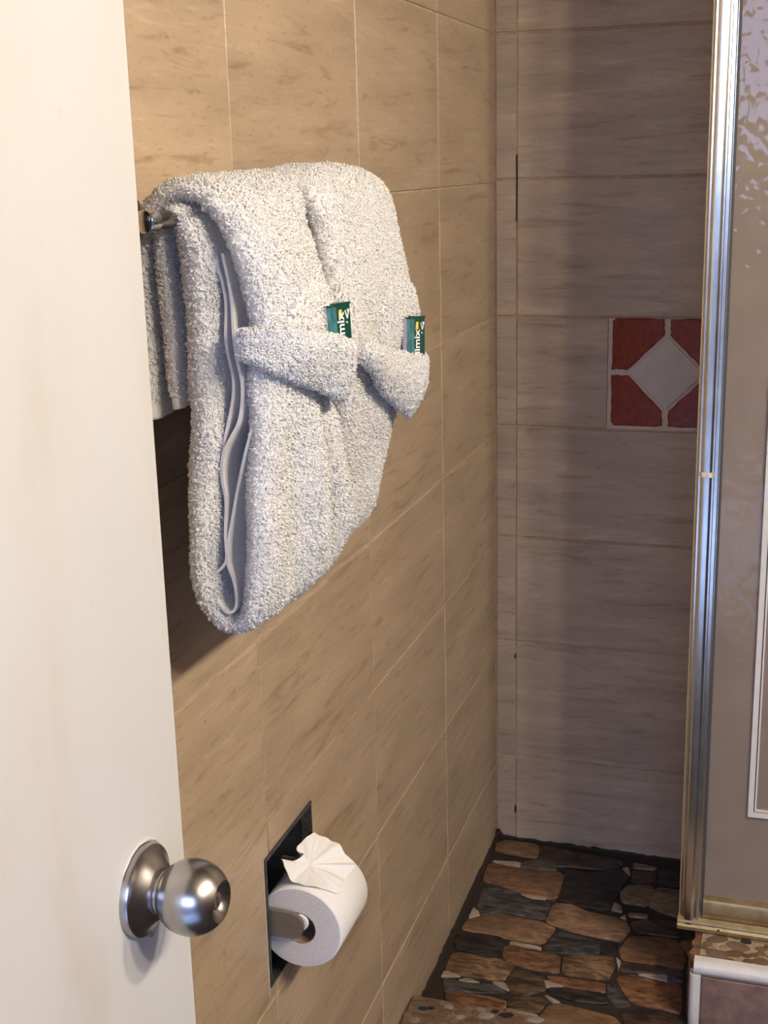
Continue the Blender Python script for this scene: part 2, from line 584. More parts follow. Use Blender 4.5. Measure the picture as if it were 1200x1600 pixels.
def place_tile(name, me, mat, centre, rot, parent):
    o = bpy.data.objects.new(name, me)
    link(o)
    if len(me.materials) == 0:
        me.materials.append(mat)
    elif me.materials[0] != mat:
        o.material_slots[0].link = 'OBJECT'
        o.material_slots[0].material = mat
    jit = Matrix.Rotation(random.uniform(-0.0016, 0.0016), 3, 'X') @ Matrix.Rotation(random.uniform(-0.0012, 0.0012), 3, 'Y')
    o.matrix_world = Matrix.Translation(Vector(centre) - parent.location) @ (rot @ jit).to_4x4()
    o.parent = parent
    return o


G = 0.0026
YS = [0.055, 0.455, 0.855, 1.255, 1.655, 2.047, D]
ZS = [-0.03, 0.163, 0.418, 0.648, 0.870, 1.097, 1.341, 1.602, 1.860, 2.115, CEIL]
for i in range(len(YS) - 1):
    for j in range(len(ZS) - 1):
        a, b, c, d = YS[i] + G / 2, YS[i + 1] - G / 2, ZS[j] + G / 2, ZS[j + 1] - G / 2
        if a < y1 and b > y0 and c < z1 and d > z0:          # tile cut around the recess
            cy, cz = (a + b) / 2, (c + d) / 2
            m = MB()
            boxes = []
            if y0 > a: boxes.append((a, y0, c, d))
            if b > y1: boxes.append((y1, b, c, d))
            ia, ib = max(a, y0), min(b, y1)
            if c < z0: boxes.append((ia, ib, c, z0))
            if d > z1: boxes.append((ia, ib, z1, d))
            for p, q, r, s in boxes:
                m.box((p - cy, r - cz, -0.007), (q - cy, s - cz, 0))
            place_tile('tile', m.mesh('cut_tile', None), TILE, (0, cy, cz), ROT_L, wall_left)
            continue
        place_tile('tile', tile_mesh(b - a, d - c), TILE, (random.uniform(-0.0005, 0.0004), (a + b) / 2, (c + d) / 2), ROT_L, wall_left)

GB = 0.0042
ZB = [-0.045, 0.188, 0.441, 0.660, 0.884, 1.095, 1.348, 1.603, 1.862, 2.115, CEIL]
XB = [0.0, 0.0405, 0.444, 0.847, 1.25, 1.653, XR]
for j in range(len(ZB) - 1):
    c, d = ZB[j] + GB / 2, ZB[j + 1] - GB / 2
    for i in range(len(XB) - 1):
        a, b = XB[i] + 0.0014, XB[i + 1] - 0.0014
        segs = [(a, b)]
        if j == 4 and i == 1: segs = [(a, 0.2150)]
        if j == 4 and i == 2: segs = [(0.4300, b)]
        for a_, b_ in segs:
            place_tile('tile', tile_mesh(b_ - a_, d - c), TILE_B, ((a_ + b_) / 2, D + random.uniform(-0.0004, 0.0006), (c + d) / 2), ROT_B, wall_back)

# decorated inset in the back wall: pale bed, four red corner tiles, grey diamond
m = MB().box((0.2155, D + 0.0006, 0.8855), (0.4295, D + 0.006, 1.0935))
m.build('inset_bed', DECGROUT, wall_back)
CXD, CZD, HS = 0.3235, 0.9935, 0.1005         # centre and half size
g = 0.0055
dia = 0.0690


def chipped(poly, k=7, amp=0.0012):
    out = []
    for i, p in enumerate(poly):
        q = poly[(i + 1) % len(poly)]
        for t in range(k):
            u = t / k
            out.append((p[0] + (q[0] - p[0]) * u + random.uniform(-amp, amp), p[1] + (q[1] - p[1]) * u + random.uniform(-amp, amp)))
    return out


for sx in (-1, 1):
    for sz in (-1, 1):
        c = dia + 0.007
        pts = [(CXD + sx * g, CZD + sz * HS), (CXD + sx * (HS - 0.006), CZD + sz * HS), (CXD + sx * HS, CZD + sz * (HS - 0.006)), (CXD + sx * HS, CZD + sz * g),
               (CXD + sx * (c - g), CZD + sz * g), (CXD + sx * g, CZD + sz * (c - g))]
        MB().prism(chipped(pts), D + 0.003, D - 0.0022, 'y', inset=0.002, top=-0.0014).build('red_corner_tile', REDTILE, wall_back)
MB().prism([(CXD - dia, CZD), (CXD, CZD - dia), (CXD + dia, CZD), (CXD, CZD + dia)], D + 0.003, D - 0.0016, 'y', inset=0.002, top=-0.0012).build('diamond_tile', DIAMOND, wall_back)

# a crack in the joint by the corner and a few black chips
for pts in ([(0.0405, 1.272), (0.0412, 1.34), (0.0402, 1.392), (0.0422, 1.392), (0.0432, 1.34), (0.0422, 1.272)],
            [(0.4045, 0.868), (0.4075, 0.862), (0.4085, 0.874), (0.4060, 0.880)],
            [(0.0385, 0.060), (0.0420, 0.056), (0.0430, 0.072), (0.0395, 0.074)],
            [(0.0385, 0.405), (0.0405, 0.402), (0.0410, 0.412), (0.0390, 0.414)]):
    MB().prism(pts, D + 0.0012, D - 0.0011, 'y').build('grout_crack', GRIME, wall_back)

# floor bed with the traced stones
mb = MB().box((-0.01, -0.0005, -0.12), (XR, D + 0.01, -0.0035))
floor = tag(mb.build('floor', plain('floor_grout', (0.022, 0.014, 0.009), 0.9, noise=0.4, scale=80)), 'floor of mixed brown, rust and black stone slabs', kind='structure')

STONES = [
    ('tan', [(0.007,2.408),(0.026,2.426),(0.094,2.423),(0.102,2.37),(0.041,2.371),(0.012,2.38)]),
    ('pale', [(0.013,2.334),(0.072,2.345),(0.073,2.323),(0.045,2.326)]),
    ('grey', [(0.075,2.344),(0.105,2.365),(0.146,2.353),(0.147,2.331),(0.077,2.325)]),
    ('brown', [(0.012,2.322),(0.07,2.32),(0.165,2.325),(0.169,2.226),(0.095,2.229),(0.067,2.242),(0.016,2.255),(0.012,2.278)]),
    ('slate', [(0.019,2.237),(0.064,2.244),(0.096,2.224),(0.12,2.213),(0.149,2.216),(0.159,2.2),(0.156,2.151),(0.102,2.155),(0.07,2.156),(0.036,2.137),(0.026,2.167),(0.023,2.202)]),
    ('pale', [(0.096,2.228),(0.147,2.227),(0.143,2.217),(0.119,2.216)]),
    ('pale', [(0.019,2.12),(0.02,2.158),(0.033,2.144),(0.037,2.13)]),
    ('tan', [(0.015,2.081),(0.02,2.116),(0.071,2.15),(0.104,2.146),(0.158,2.141),(0.184,2.127),(0.169,2.072),(0.114,2.073),(0.053,2.079)]),
    ('black', [(0.015,2.064),(0.054,2.073),(0.094,2.072),(0.103,2.049),(0.107,2.013),(0.069,2.011),(0.022,2.015),(0.013,2.038)]),
    ('pale', [(0.112,2.065),(0.168,2.062),(0.17,2.048),(0.113,2.054)]),
    ('rust', [(0.105,2.045),(0.119,2.053),(0.207,2.043),(0.214,1.993),(0.162,1.991),(0.122,2.001),(0.109,2.015)]),
    ('ochre', [(0.019,2.004),(0.108,2.006),(0.134,1.992),(0.125,1.945),(0.051,1.941),(0.019,1.949)]),
    ('pale', [(0.018,1.928),(0.018,1.945),(0.052,1.937)]),
    ('slate', [(0.023,1.923),(0.051,1.923),(0.09,1.926),(0.106,1.929),(0.137,1.913),(0.095,1.902),(0.062,1.897),(0.036,1.885)]),
    ('pale', [(0.05,1.926),(0.067,1.935),(0.088,1.928),(0.065,1.924)]),
    ('mottle', [(0.13,1.944),(0.139,1.982),(0.188,1.983),(0.201,1.94),(0.166,1.912),(0.144,1.92)]),
    ('rust', [(0.038,1.882),(0.063,1.893),(0.142,1.89),(0.145,1.869),(0.104,1.865),(0.043,1.865)]),
    ('mottle', [(0.142,1.899),(0.2,1.922),(0.211,1.906),(0.198,1.872),(0.149,1.877)]),
    ('pale', [(0.148,1.872),(0.201,1.867),(0.2,1.861),(0.149,1.864)]),
    ('pale', [(0.106,1.934),(0.126,1.94),(0.141,1.92)]),
    ('umber', [(0.097,2.421),(0.162,2.415),(0.269,2.404),(0.27,2.376),(0.236,2.361),(0.172,2.355),(0.112,2.344)]),
    ('black', [(0.167,2.34),(0.215,2.336),(0.272,2.371),(0.291,2.343),(0.281,2.295),(0.274,2.247),(0.271,2.214),(0.227,2.209),(0.175,2.224),(0.17,2.236)]),
    ('pale', [(0.273,2.371),(0.283,2.382),(0.292,2.354),(0.279,2.346)]),
    ('tan', [(0.293,2.402),(0.339,2.396),(0.335,2.387),(0.297,2.383)]),
    ('umber', [(0.294,2.372),(0.341,2.381),(0.341,2.33),(0.3,2.324)]),
    ('black', [(0.344,2.388),(0.393,2.393),(0.397,2.332),(0.351,2.328)]),
    ('olive', [(0.282,2.283),(0.293,2.314),(0.339,2.323),(0.346,2.3),(0.337,2.249),(0.292,2.25)]),
    ('olive', [(0.348,2.319),(0.399,2.321),(0.404,2.226),(0.37,2.234),(0.339,2.253)]),
    ('pale', [(0.274,2.22),(0.276,2.248),(0.288,2.239),(0.294,2.216)]),
    ('tan', [(0.165,2.21),(0.199,2.217),(0.228,2.201),(0.26,2.196),(0.303,2.189),(0.317,2.164),(0.304,2.119),(0.266,2.122),(0.217,2.127),(0.161,2.145)]),
    ('pale', [(0.294,2.198),(0.3,2.21),(0.305,2.192)]),
    ('tan', [(0.307,2.213),(0.343,2.217),(0.342,2.208),(0.31,2.205)]),
    ('umber', [(0.315,2.187),(0.345,2.204),(0.401,2.211),(0.406,2.179),(0.405,2.16),(0.327,2.157)]),
    ('brown', [(0.306,2.092),(0.319,2.141),(0.383,2.154),(0.406,2.147),(0.423,2.098),(0.419,2.058),(0.363,2.066),(0.317,2.062)]),
    ('slate', [(0.175,2.072),(0.189,2.122),(0.242,2.113),(0.269,2.111),(0.272,2.072),(0.248,2.06),(0.174,2.053)]),
    ('black', [(0.271,2.108),(0.3,2.113),(0.302,2.073),(0.276,2.071)]),
    ('ochre', [(0.213,2.046),(0.299,2.066),(0.305,2.039),(0.299,1.996),(0.22,1.992)]),
    ('pale', [(0.304,2.065),(0.313,2.055),(0.312,2.028)]),
    ('umber', [(0.316,2.053),(0.364,2.06),(0.422,2.055),(0.397,2.042),(0.343,2.031),(0.316,2.032)]),
    ('pale', [(0.343,2.026),(0.396,2.035),(0.397,2.018)]),
    ('slate', [(0.398,2.042),(0.421,2.052),(0.424,2.022),(0.401,2.016)]),
    ('rust', [(0.319,2.013),(0.341,2.024),(0.397,2.014),(0.423,2.016),(0.429,1.936),(0.4,1.942),(0.352,1.94),(0.332,1.968),(0.314,2.0)]),
    ('rust', [(0.196,1.98),(0.295,1.985),(0.299,1.961),(0.263,1.955),(0.206,1.961)]),
    ('pale', [(0.194,1.964),(0.231,1.956),(0.201,1.948)]),
    ('black', [(0.205,1.943),(0.234,1.953),(0.299,1.954),(0.308,1.928),(0.251,1.922),(0.209,1.934)]),
    ('slate', [(0.3,1.981),(0.312,1.995),(0.348,1.937),(0.323,1.926),(0.307,1.949)]),
    ('pale', [(0.2,1.925),(0.232,1.912),(0.218,1.908)]),
    ('tan', [(0.215,1.898),(0.233,1.908),(0.323,1.897),(0.339,1.877),(0.343,1.846),(0.21,1.808),(0.204,1.862)]),
    ('umber', [(0.335,1.912),(0.378,1.936),(0.42,1.921),(0.418,1.896),(0.344,1.879)]),
    ('brown', [(0.408,2.148),(0.432,2.159),(0.434,2.11),(0.427,2.104)]),
]



def chaikin(p, n=1):
    for _ in range(n):
        q = []
        for i in range(len(p)):
            a, b = p[i], p[(i + 1) % len(p)]
            q.append((a[0] * .88 + b[0] * .12, a[1] * .88 + b[1] * .12))
            q.append((a[0] * .12 + b[0] * .88, a[1] * .12 + b[1] * .88))
        p = q
    return p


def stone(kind, pts, parent, base=-0.02, z=0.0):
    cx = sum(p[0] for p in pts) / len(pts); cy = sum(p[1] for p in pts) / len(pts)
    pts = [(p[0] + (0.0016 if p[0] > cx else -0.0016), p[1] + (0.0016 if p[1] > cy else -0.0016)) for p in pts]
    hi = z + random.uniform(-0.001, 0.0016)
    return MB().prism(chaikin(pts), base, hi, 'z', inset=0.0022, top=0.0016).build('stone', STONE[kind], parent, smooth=40)


for kind, pts in STONES:
    stone(kind, pts, floor)
# stones that carry on inside the shower, seen dimly through the glass
yy = 2.05
while yy < 2.43:
    hh = random.uniform(0.035, 0.06)
    xx = 0.425 + random.uniform(0.0, 0.03)
    while xx < 1.30:
        w = random.uniform(0.06, 0.15)
        x2, y2 = min(xx + w, 1.33), min(yy + hh, 2.432)
        j = lambda: random.uniform(-0.004, 0.004)
        stone(random.choice(['tan', 'brown', 'umber', 'rust', 'slate', 'ochre', 'olive']),
              [(xx + .004, yy + j()), ((xx + x2) / 2, yy + .003 + j()), (x2 - .004, yy + .004), (x2, (yy + y2) / 2), (x2 - .006, y2 - .003), (xx + .006, y2 - .004 + j())], floor)
        xx = x2 + 0.003
    yy += hh + 0.002

# grimy bead where floor and walls meet
def bead(name, p, q, n, r, label):
    pts, rr = [], []
    for i in range(n + 1):
        t = i / n
        pts.append((p[0] + (q[0] - p[0]) * t + random.uniform(-.0015, .0015), p[1] + (q[1] - p[1]) * t + random.uniform(-.0015, .0015), p[2] + (q[2] - p[2]) * t + random.uniform(-.001, .0015)))
        rr.append(r * random.uniform(0.6, 1.35))
    o = MB().tube(pts, rr, 8).build(name, GRIME, None, 60)
    return tag(o, label, kind='structure')


bead('trim_1', (0.001, 1.80, -0.002), (0.001, D - 0.004, -0.002), 46, 0.0062, 'black grimy joint between beige wall and stone floor')
bead('trim_2', (0.004, D - 0.001, -0.002), (0.52, D - 0.001, -0.006), 46, 0.0040, 'dark joint under the tiled end wall')
tag(MB().tube([(0.003, D - 0.004, 0.0), (0.006, D - 0.006, 0.008), (0.005, D - 0.004, 0.016)], [0.008, 0.009, 0.004], 8).build('trim_3', GRIME, None, 60), 'black mould lump in the floor corner', kind='structure')

# plain shell out of the picture
tag(MB().box((XR, -0.12, -0.05), (XR + 0.12, D + 0.12, CEIL)).build('wall_right', PLASTER), 'plain wall to the right of the shower', kind='structure')
tag(MB().box((-0.8, -1.5, CEIL), (2.6, D + 0.12, CEIL + 0.1)).build('ceiling', PLASTER), 'plain dark ceiling', kind='structure')
m = MB()
m.box((-0.12, -0.12, -0.05), (0.085, -0.001, CEIL)); m.box((1.0, -0.12, -0.05), (XR + 0.12, -0.001, CEIL)); m.box((0.085, -0.12, 2.06), (1.0, -0.001, CEIL))
tag(m.build('wall_front', PLASTER), 'plain wall with the doorway', kind='structure')
tag(MB().box((-0.8, -1.5, -0.15), (2.6, -0.001, -0.0505)).build('floor_hall', HALLFLOOR), 'pale floor of the hall', kind='structure')
OX0, OX1, OZ1 = -0.35, 1.45, 2.05
m = MB()
m.box((-0.8, -1.5, -0.05), (OX0, -1.4, CEIL)); m.box((OX1, -1.5, -0.05), (2.6, -1.4, CEIL)); m.box((OX0, -1.5, OZ1), (OX1, -1.4, CEIL))
tag(m.build('wall_hall', HALLWALL), 'painted hall wall with the open front doorway', kind='structure')
tag(MB().box((-0.9, -1.5, -0.05), (-0.8, -0.02, CEIL)).build('wall_hall_left', HALLWALL), 'painted hall side wall, left', kind='structure')
tag(MB().box((2.6, -1.5, -0.05), (2.7, -0.02, CEIL)).build('wall_hall_right', HALLWALL), 'painted hall side wall, right', kind='structure')
tag(MB().box((-0.8, -0.12, -0.05), (-0.12, -0.02, CEIL)).build('wall_hall_near', HALLWALL), 'hall wall beside the bathroom, left', kind='structure')
tag(MB().box((XR + 0.12, -0.12, -0.05), (2.6, -0.02, CEIL)).build('wall_hall_near', HALLWALL), 'hall wall beside the bathroom, right', kind='structure')
# outdoors beyond the front doorway
tag(MB().box((-9, -9, -0.30), (10, -1.5, -0.151)).build('floor_yard', plain('yard_paving', (0.06, 0.06, 0.06), 0.9, noise=0.3, scale=3)), 'dark paved yard outside', kind='structure')
tag(MB().box((-9, -7.4, -0.151), (10, -7.2, 1.62)).build('wall_yard', plain('yard_wall', (0.05, 0.052, 0.055), 0.9, noise=0.3, scale=3)), 'low dark yard wall outside', kind='structure')

# ------------------------------------------------------------------ pebbled threshold
PEB = ['cream', 'cream', 'tan', 'pink', 'olive', 'black', 'pale', 'rust', 'ochre', 'brown']
peb_cache = {}


def pebble_mesh(k):
    if k not in peb_cache:
        r = random.Random(k)
        seg = 10
        m = MB()
        w = [r.uniform(0.85, 1.12) for _ in range(seg)]
        for a, h in ((1.0, -0.35), (0.98, 0.0), (0.72, 0.62), (0.30, 0.90)):
            for s in range(seg):
                t = 2 * PI * s / seg
                m.v.append((a * w[s] * math.cos(t), a * w[s] * math.sin(t), h))
        for i in range(3):
            for s in range(seg):
                m.f.append((i * seg + s, i * seg + (s + 1) % seg, (i + 1) * seg + (s + 1) % seg, (i + 1) * seg + s))
        m.f.append(tuple(3 * seg + s for s in range(seg)))
        m.f.append(tuple(s for s in range(seg))[::-1])
        peb_cache[k] = m.mesh('pebble', STONE['cream'], 60)
    return peb_cache[k]


def pebbles(parent, x0, x1, y0, y1, z, n, r0, r1, zf=None):
    pts = []
    tries = 0
    while len(pts) < n and tries < n * 120:
        tries += 1
        r = random.uniform(r0, r1)
        x, y = random.uniform(x0 + r * .8, x1 - r * .8), random.uniform(y0 + r * .6, y1 - r * .6)
        if all((x - a) ** 2 + ((y - b) * 1.35) ** 2 > (0.80 * (r + c)) ** 2 for a, b, c in pts):
            pts.append((x, y, r))
    for x, y, r in pts:
        o = bpy.data.objects.new('pebble', pebble_mesh(random.randrange(9)))
        link(o)
        o.parent = parent
        o.location = Vector((x, y, z)) - parent.location
        o.scale = (r, r * random.uniform(0.55, 0.8), 0.0035)
        o.rotation_euler = (0, 0, random.uniform(-0.5, 0.5))
        o.material_slots[0].link = 'OBJECT'
        o.material_slots[0].material = STONE[random.choice(PEB)]


sill = MB().box((0.0005, 1.52, -0.05), (0.50, 1.806, 0.046), 0.006).build('threshold', plain('pebble_grout', (0.16, 0.10, 0.055), 0.9, noise=0.4, scale=90))
tag(sill, 'low pebble covered step below the toilet roll', 'step')
pebbles(sill, 0.002, 0.24, 1.66, 1.80, 0.046, 90, 0.007, 0.016)

# ================================================================== DOOR
XD = 0.130
m = MB().box((XD - 0.036, 0.035, 0.004), (XD, 0.8065, 2.03), 0.0022)
door = tag(m.build('door_1', DOORPAINT), 'white painted door swung open, its edge beside the towels', kind='structure')
KY, KZ = 0.738, 0.882
R_B = 0.0270
CXK = 0.0400
prof = [(0.004, 0.0165), (0.012, 0.0163)]
a0 = math.acos(0.0163 / R_B)
for i in range(15):
    t = -a0 + (a0 + math.radians(54)) * i / 14
    prof.append((CXK + R_B * math.sin(t), R_B * math.cos(t)))
lip = prof[-1]
prof += [(lip[0] + 0.0008, lip[1] - 0.0010), (lip[0] + 0.0004, lip[1] - 0.0024), (lip[0] - 0.0035, lip[1] - 0.0066), (lip[0] - 0.0062, 0.0072), (lip[0] - 0.0064, 0.0)]
knob = MB().lathe(prof, (XD, KY, KZ), 'x', 72).build('door_knob', STEEL, door, 35)
knob['label'] = 'round brushed steel door knob'
rp = [(-0.002, 0.0335), (0.0040, 0.0335), (0.0058, 0.0328), (0.0064, 0.0314), (0.0070, 0.0300), (0.0090, 0.0272), (0.0118, 0.0238), (0.0145, 0.0208), (0.0160, 0.0188), (0.0166, 0.0172), (0.0166, 0.012)]
MB().lathe(rp, (XD, KY, KZ), 'x', 72).build('rosette', STEEL, knob, 30)
kc = MB().lathe([(lip[0] - 0.0064, 0.0068), (lip[0] - 0.0030, 0.0066), (lip[0] - 0.0024, 0.0058), (lip[0] - 0.0024, 0.0)], (XD, KY, KZ), 'x', 32)
kc.build('key_cylinder', STEEL, knob, 30)
MB().box((XD + lip[0] - 0.0023, KY - 0.0009, KZ - 0.0036), (XD + lip[0] - 0.0019, KY + 0.0009, KZ + 0.0036)).build('keyhole', DARKLINE, knob)
# rough rim of old filler round the rosette
ring = []
for i in range(15):
    t = math.radians(40 + i * 10)
    ring.append((XD + 0.0004, KY - 0.0362 * math.cos(t), KZ + 0.0356 * math.sin(t) + random.uniform(-.0006, .0006)))
MB().tube(ring, [0.0004] + [random.uniform(0.0008, 0.0018) for _ in ring[2:]] + [0.0004], 8).build('paint_ridge', DOORPAINT, door, 60)
MB().tube([(XD + 0.0015, KY - 0.004, KZ - 0.0335), (XD + 0.0025, KY + 0.002, KZ - 0.0365), (XD + 0.0015, KY + 0.009, KZ - 0.0350)], [0.002, 0.0034, 0.0018], 8).build('paint_ridge', SILVER, door, 60)

# ================================================================== TOWEL BAR
BX, BZ = 0.060, 1.341
bar = empty('towel_bar', (0, 0.951, 1.30))
tag(bar, 'round metal towel bar on the beige wall, towels hung over it', 'towel bar')
MB().tube([(BX, 0.944, BZ), (BX, 1.395, BZ)], 0.0074, 20).build('bar', NICKEL, bar, 40)
for yp in (0.951, 1.388):
    MB().lathe([(0.0, 0.031), (0.005, 0.031), (0.010, 0.0285), (0.030, 0.0265), (0.040, 0.0245), (0.0465, 0.0195), (0.049, 0.0125), (0.050, 0.0)], (0.0002, yp, BZ), 'x', 40).build('post', NICKEL, bar, 35)
    MB().lathe([(-0.0090, 0.0075), (-0.0080, 0.0090), (0.0080, 0.0090), (0.0090, 0.0075)], (BX, yp, BZ), 'y', 24).build('collar', CHROME, bar, 35)

# ================================================================== TOWELS
def catmull(ctrl, n):
    C = np.array(ctrl, float)
    P = np.vstack([2 * C[0] - C[1], C, 2 * C[-1] - C[-2]])
    seg = len(C) - 1
    # even spacing in arc length of the first two columns
    fine = []
    for i in range(seg):
        t = np.linspace(0, 1, 24, endpoint=False)[:, None]
        p0, p1, p2, p3 = P[i], P[i + 1], P[i + 2], P[i + 3]
        fine.append(0.5 * (2 * p1 + (p2 - p0) * t + (2 * p0 - 5 * p1 + 4 * p2 - p3) * t ** 2 + (3 * p1 - p0 - 3 * p2 + p3) * t ** 3))
    fine = np.vstack(fine + [C[-1:]])
    d = np.r_[0, np.cumsum(np.linalg.norm(np.diff(fine[:, :2], axis=0), axis=1))]
    s = np.linspace(0, d[-1], n)
    return np.stack([np.interp(s, d, fine[:, k]) for k in range(fine.shape[1])], 1), s


def grid_normals(P):
    du = np.gradient(P, axis=0)
    dv = np.gradient(P, axis=1)
    n = np.cross(du, dv)
    return n / (np.linalg.norm(n, axis=2, keepdims=True) + 1e-12)


def shell(P, H, flip=False):
    """closed thick sheet round the mid-surface P[u,v]; H half thickness."""
    n = grid_normals(P)
    if flip: n = -n
    A = P + n * H[..., None]
    B = P - n * H[..., None]
    nu, nv = P.shape[:2]
    V = np.vstack([A.reshape(-1, 3), B.reshape(-1, 3)])
    idx = np.arange(nu * nv).reshape(nu, nv)
    q = np.stack([idx[:-1, :-1], idx[1:, :-1], idx[1:, 1:], idx[:-1, 1:]], -1).reshape(-1, 4)
    qb = q[:, ::-1] + nu * nv
    if flip: q, qb = q[:, ::-1], qb[:, ::-1]
    per = np.r_[idx[:-1, 0], idx[-1, :-1], idx[:0:-1, -1], idx[0, :0:-1]]
    nx = np.roll(per, -1)
    side = np.stack([per, per + nu * nv, nx + nu * nv, nx], -1)
    if flip: side = side[:, ::-1]
    return A, B, n, V, np.vstack([q, qb, side])


def pile(S, n_loops, length, keep=None, seed=0, facing=None):
    """terry loops standing on the surface grid S[u,v] (normals from facing)"""
    r = np.random.default_rng(seed)
    nrm = grid_normals(S) * facing
    a, b, c, d = S[:-1, :-1], S[1:, :-1], S[1:, 1:], S[:-1, 1:]
    area = 0.5 * np.linalg.norm(np.cross(c - a, d - b), axis=2)
    if keep is not None: area = area * keep[:-1, :-1]
    w = area.ravel(); w = w / w.sum()
    pick = r.choice(len(w), n_loops, p=w)
    iu, iv = np.unravel_index(pick, area.shape)
    fu, fv = r.random(n_loops)[:, None], r.random(n_loops)[:, None]
    L = lambda M: (M[iu, iv] * (1 - fu) * (1 - fv) + M[iu + 1, iv] * fu * (1 - fv) + M[iu + 1, iv + 1] * fu * fv + M[iu, iv + 1] * (1 - fu) * fv)
    p = L(S); nn = L(nrm); nn /= np.linalg.norm(nn, axis=1, keepdims=True) + 1e-12
    # leaning direction: partly coherent in patches, partly random
    ph = np.sin(p[:, 1] * 410 + 2.1 * np.sin(p[:, 2] * 260)) * 1.3 + np.sin(p[:, 2] * 350 + 1.7 * np.sin(p[:, 1] * 300)) * 1.3 + r.normal(0, 1.1, n_loops)
    ref = np.tile(np.array([[0.03, 0.2, -1.0]]), (n_loops, 1))
    t0 = ref - nn * np.sum(ref * nn, 1, keepdims=True); t0 /= np.linalg.norm(t0, axis=1, keepdims=True) + 1e-9
    t1 = np.cross(nn, t0)
    t = t0 * np.cos(ph)[:, None] + t1 * np.sin(ph)[:, None]
    s = np.cross(nn, t)
    clump = 0.8 + 0.3 * np.sin(p[:, 1] * 330 + 3 * np.sin(p[:, 2] * 190)) * np.sin(p[:, 2] * 290 + 2 * np.sin(p[:, 1] * 240))
    h = (length * r.uniform(0.65, 1.25, n_loops) * clump)[:, None]
    wd = r.uniform(0.00048, 0.00072, n_loops)[:, None]
    la = h * 0.42
    pts = [p - t * la * 0.5 - nn * 0.0008, p - t * la * 0.55 + nn * h * 0.75, p + t * la * 0.45 + nn * h, p + t * la * 1.15 + nn * h * 0.42]
    V = np.empty((n_loops, 8, 3))
    for k, q in enumerate(pts):
        V[:, 2 * k] = q - s * wd
        V[:, 2 * k + 1] = q + s * wd
    base = (np.arange(n_loops) * 8)[:, None]
    Q = np.vstack([base + np.array([[0, 1, 3, 2]]), base + np.array([[2, 3, 5, 4]]), base + np.array([[4, 5, 7, 6]])])
    return V.reshape(-1, 3), Q


def cloth(name, chunks, mat, parent=None):
    V, Q, n = [], [], 0
    for v, q in chunks:
        V.append(v); Q.append(q + n); n += len(v)
    return put(name, quad_mesh(name, np.vstack(V), np.vstack(Q), mat, 180), parent)


sm = lambda t: t * t * (3 - 2 * t)


def wob(y, z, a=0.0016, k=0.0):
    return a * (np.sin(y * 61 + z * 23 + k) + 0.7 * np.sin(z * 47 - y * 33 + 1.3 + k) + 0.5 * np.sin(y * 113 + z * 71 + 2 * k))


def edge_round(v, width, r):
    """0..1 factor that rounds the sheet off towards v=0 and v=1"""
    d = np.minimum(v, 1 - v) * width
    t = np.clip(d / r, 0, 1)
    return np.sqrt(np.clip(1 - (1 - t) ** 2, 0.0004, 1))


def v_samples(n, width, r):
    e = r * (1 - np.cos(np.linspace(0, PI / 2, 9)))[:-1] / width
    return np.r_[e, np.linspace(r / width, 1 - r / width, n), (1 - e)[::-1]]


def bath_towel(name, ctrl, y0, y1, kslope, bulge, shape, seed, n_loops, loop_len=0.0031, er=0.011):
    """ctrl rows: x, z, half thickness, weight of the outward lean"""
    prof, s = catmull(ctrl, 330)
    width = y1 - y0
    v = v_samples(72, width, er)
    U, Vv = len(prof), len(v)
    X = np.repeat(prof[:, 0:1], Vv, 1); Z = np.repeat(prof[:, 1:2], Vv, 1)
    H = np.repeat(prof[:, 2:3], Vv, 1); K = np.repeat(prof[:, 3:4], Vv, 1)
    VV = np.repeat(v[None, :], U, 0)
    Y = y0 + VV * width
    X = X + K * (kslope * (Y - y0) + bulge * (0.35 + 0.65 * np.clip((Z - 1.12) / 0.12, 0, 1)) * (1 - np.abs(2 * VV - 1) ** 3.0))
    X, Y, Z = shape(X, Y, Z, VV, K)
    X = X + K * wob(Y, Z, 0.0011, seed)
    Z = Z + 0.0012 * np.sin(Y * 70 + seed) * np.clip(1 - K, 0.2, 1)
    S_ = np.repeat(s[:, None], Vv, 1)
    tuft = np.sin(S_ * 560 + 2.2 * np.sin(Y * 310 + seed)) * np.sin(Y * 610 + 2.0 * np.sin(S_ * 270)) + 0.6 * np.sin(S_ * 930 + 1.5 * np.sin(Y * 450)) * np.sin(Y * 870)
    H = (H + 0.00085 * tuft) * edge_round(VV, width, er)
    P = np.stack([X, Y, Z], -1)
    A, B, n, V, Q = shell(P, H, flip=True)
    # which side is the outside of the loop?
    mid = U // 3
    out = A if n[mid, Vv // 2, 0] > 0 else B
    inn = B if out is A else A
    sgn = lambda S: 1.0 if np.sum(grid_normals(S)[mid, Vv // 2] * (out - inn)[mid, Vv // 2]) > 0 else -1.0
    so = sgn(out)
    si = -sgn(inn)
    keep = np.ones((U, Vv)); keep[s < 0.011] = 0; keep[s > s[-1] - 0.011] = 0
    edge = keep * (VV * width < 0.020)
    c1 = pile(out, n_loops, loop_len, keep, seed, so)
    c2 = pile(inn, n_loops // 7, loop_len * 0.9, edge, seed + 1, si)
    return P, [(V, Q), c1, c2]


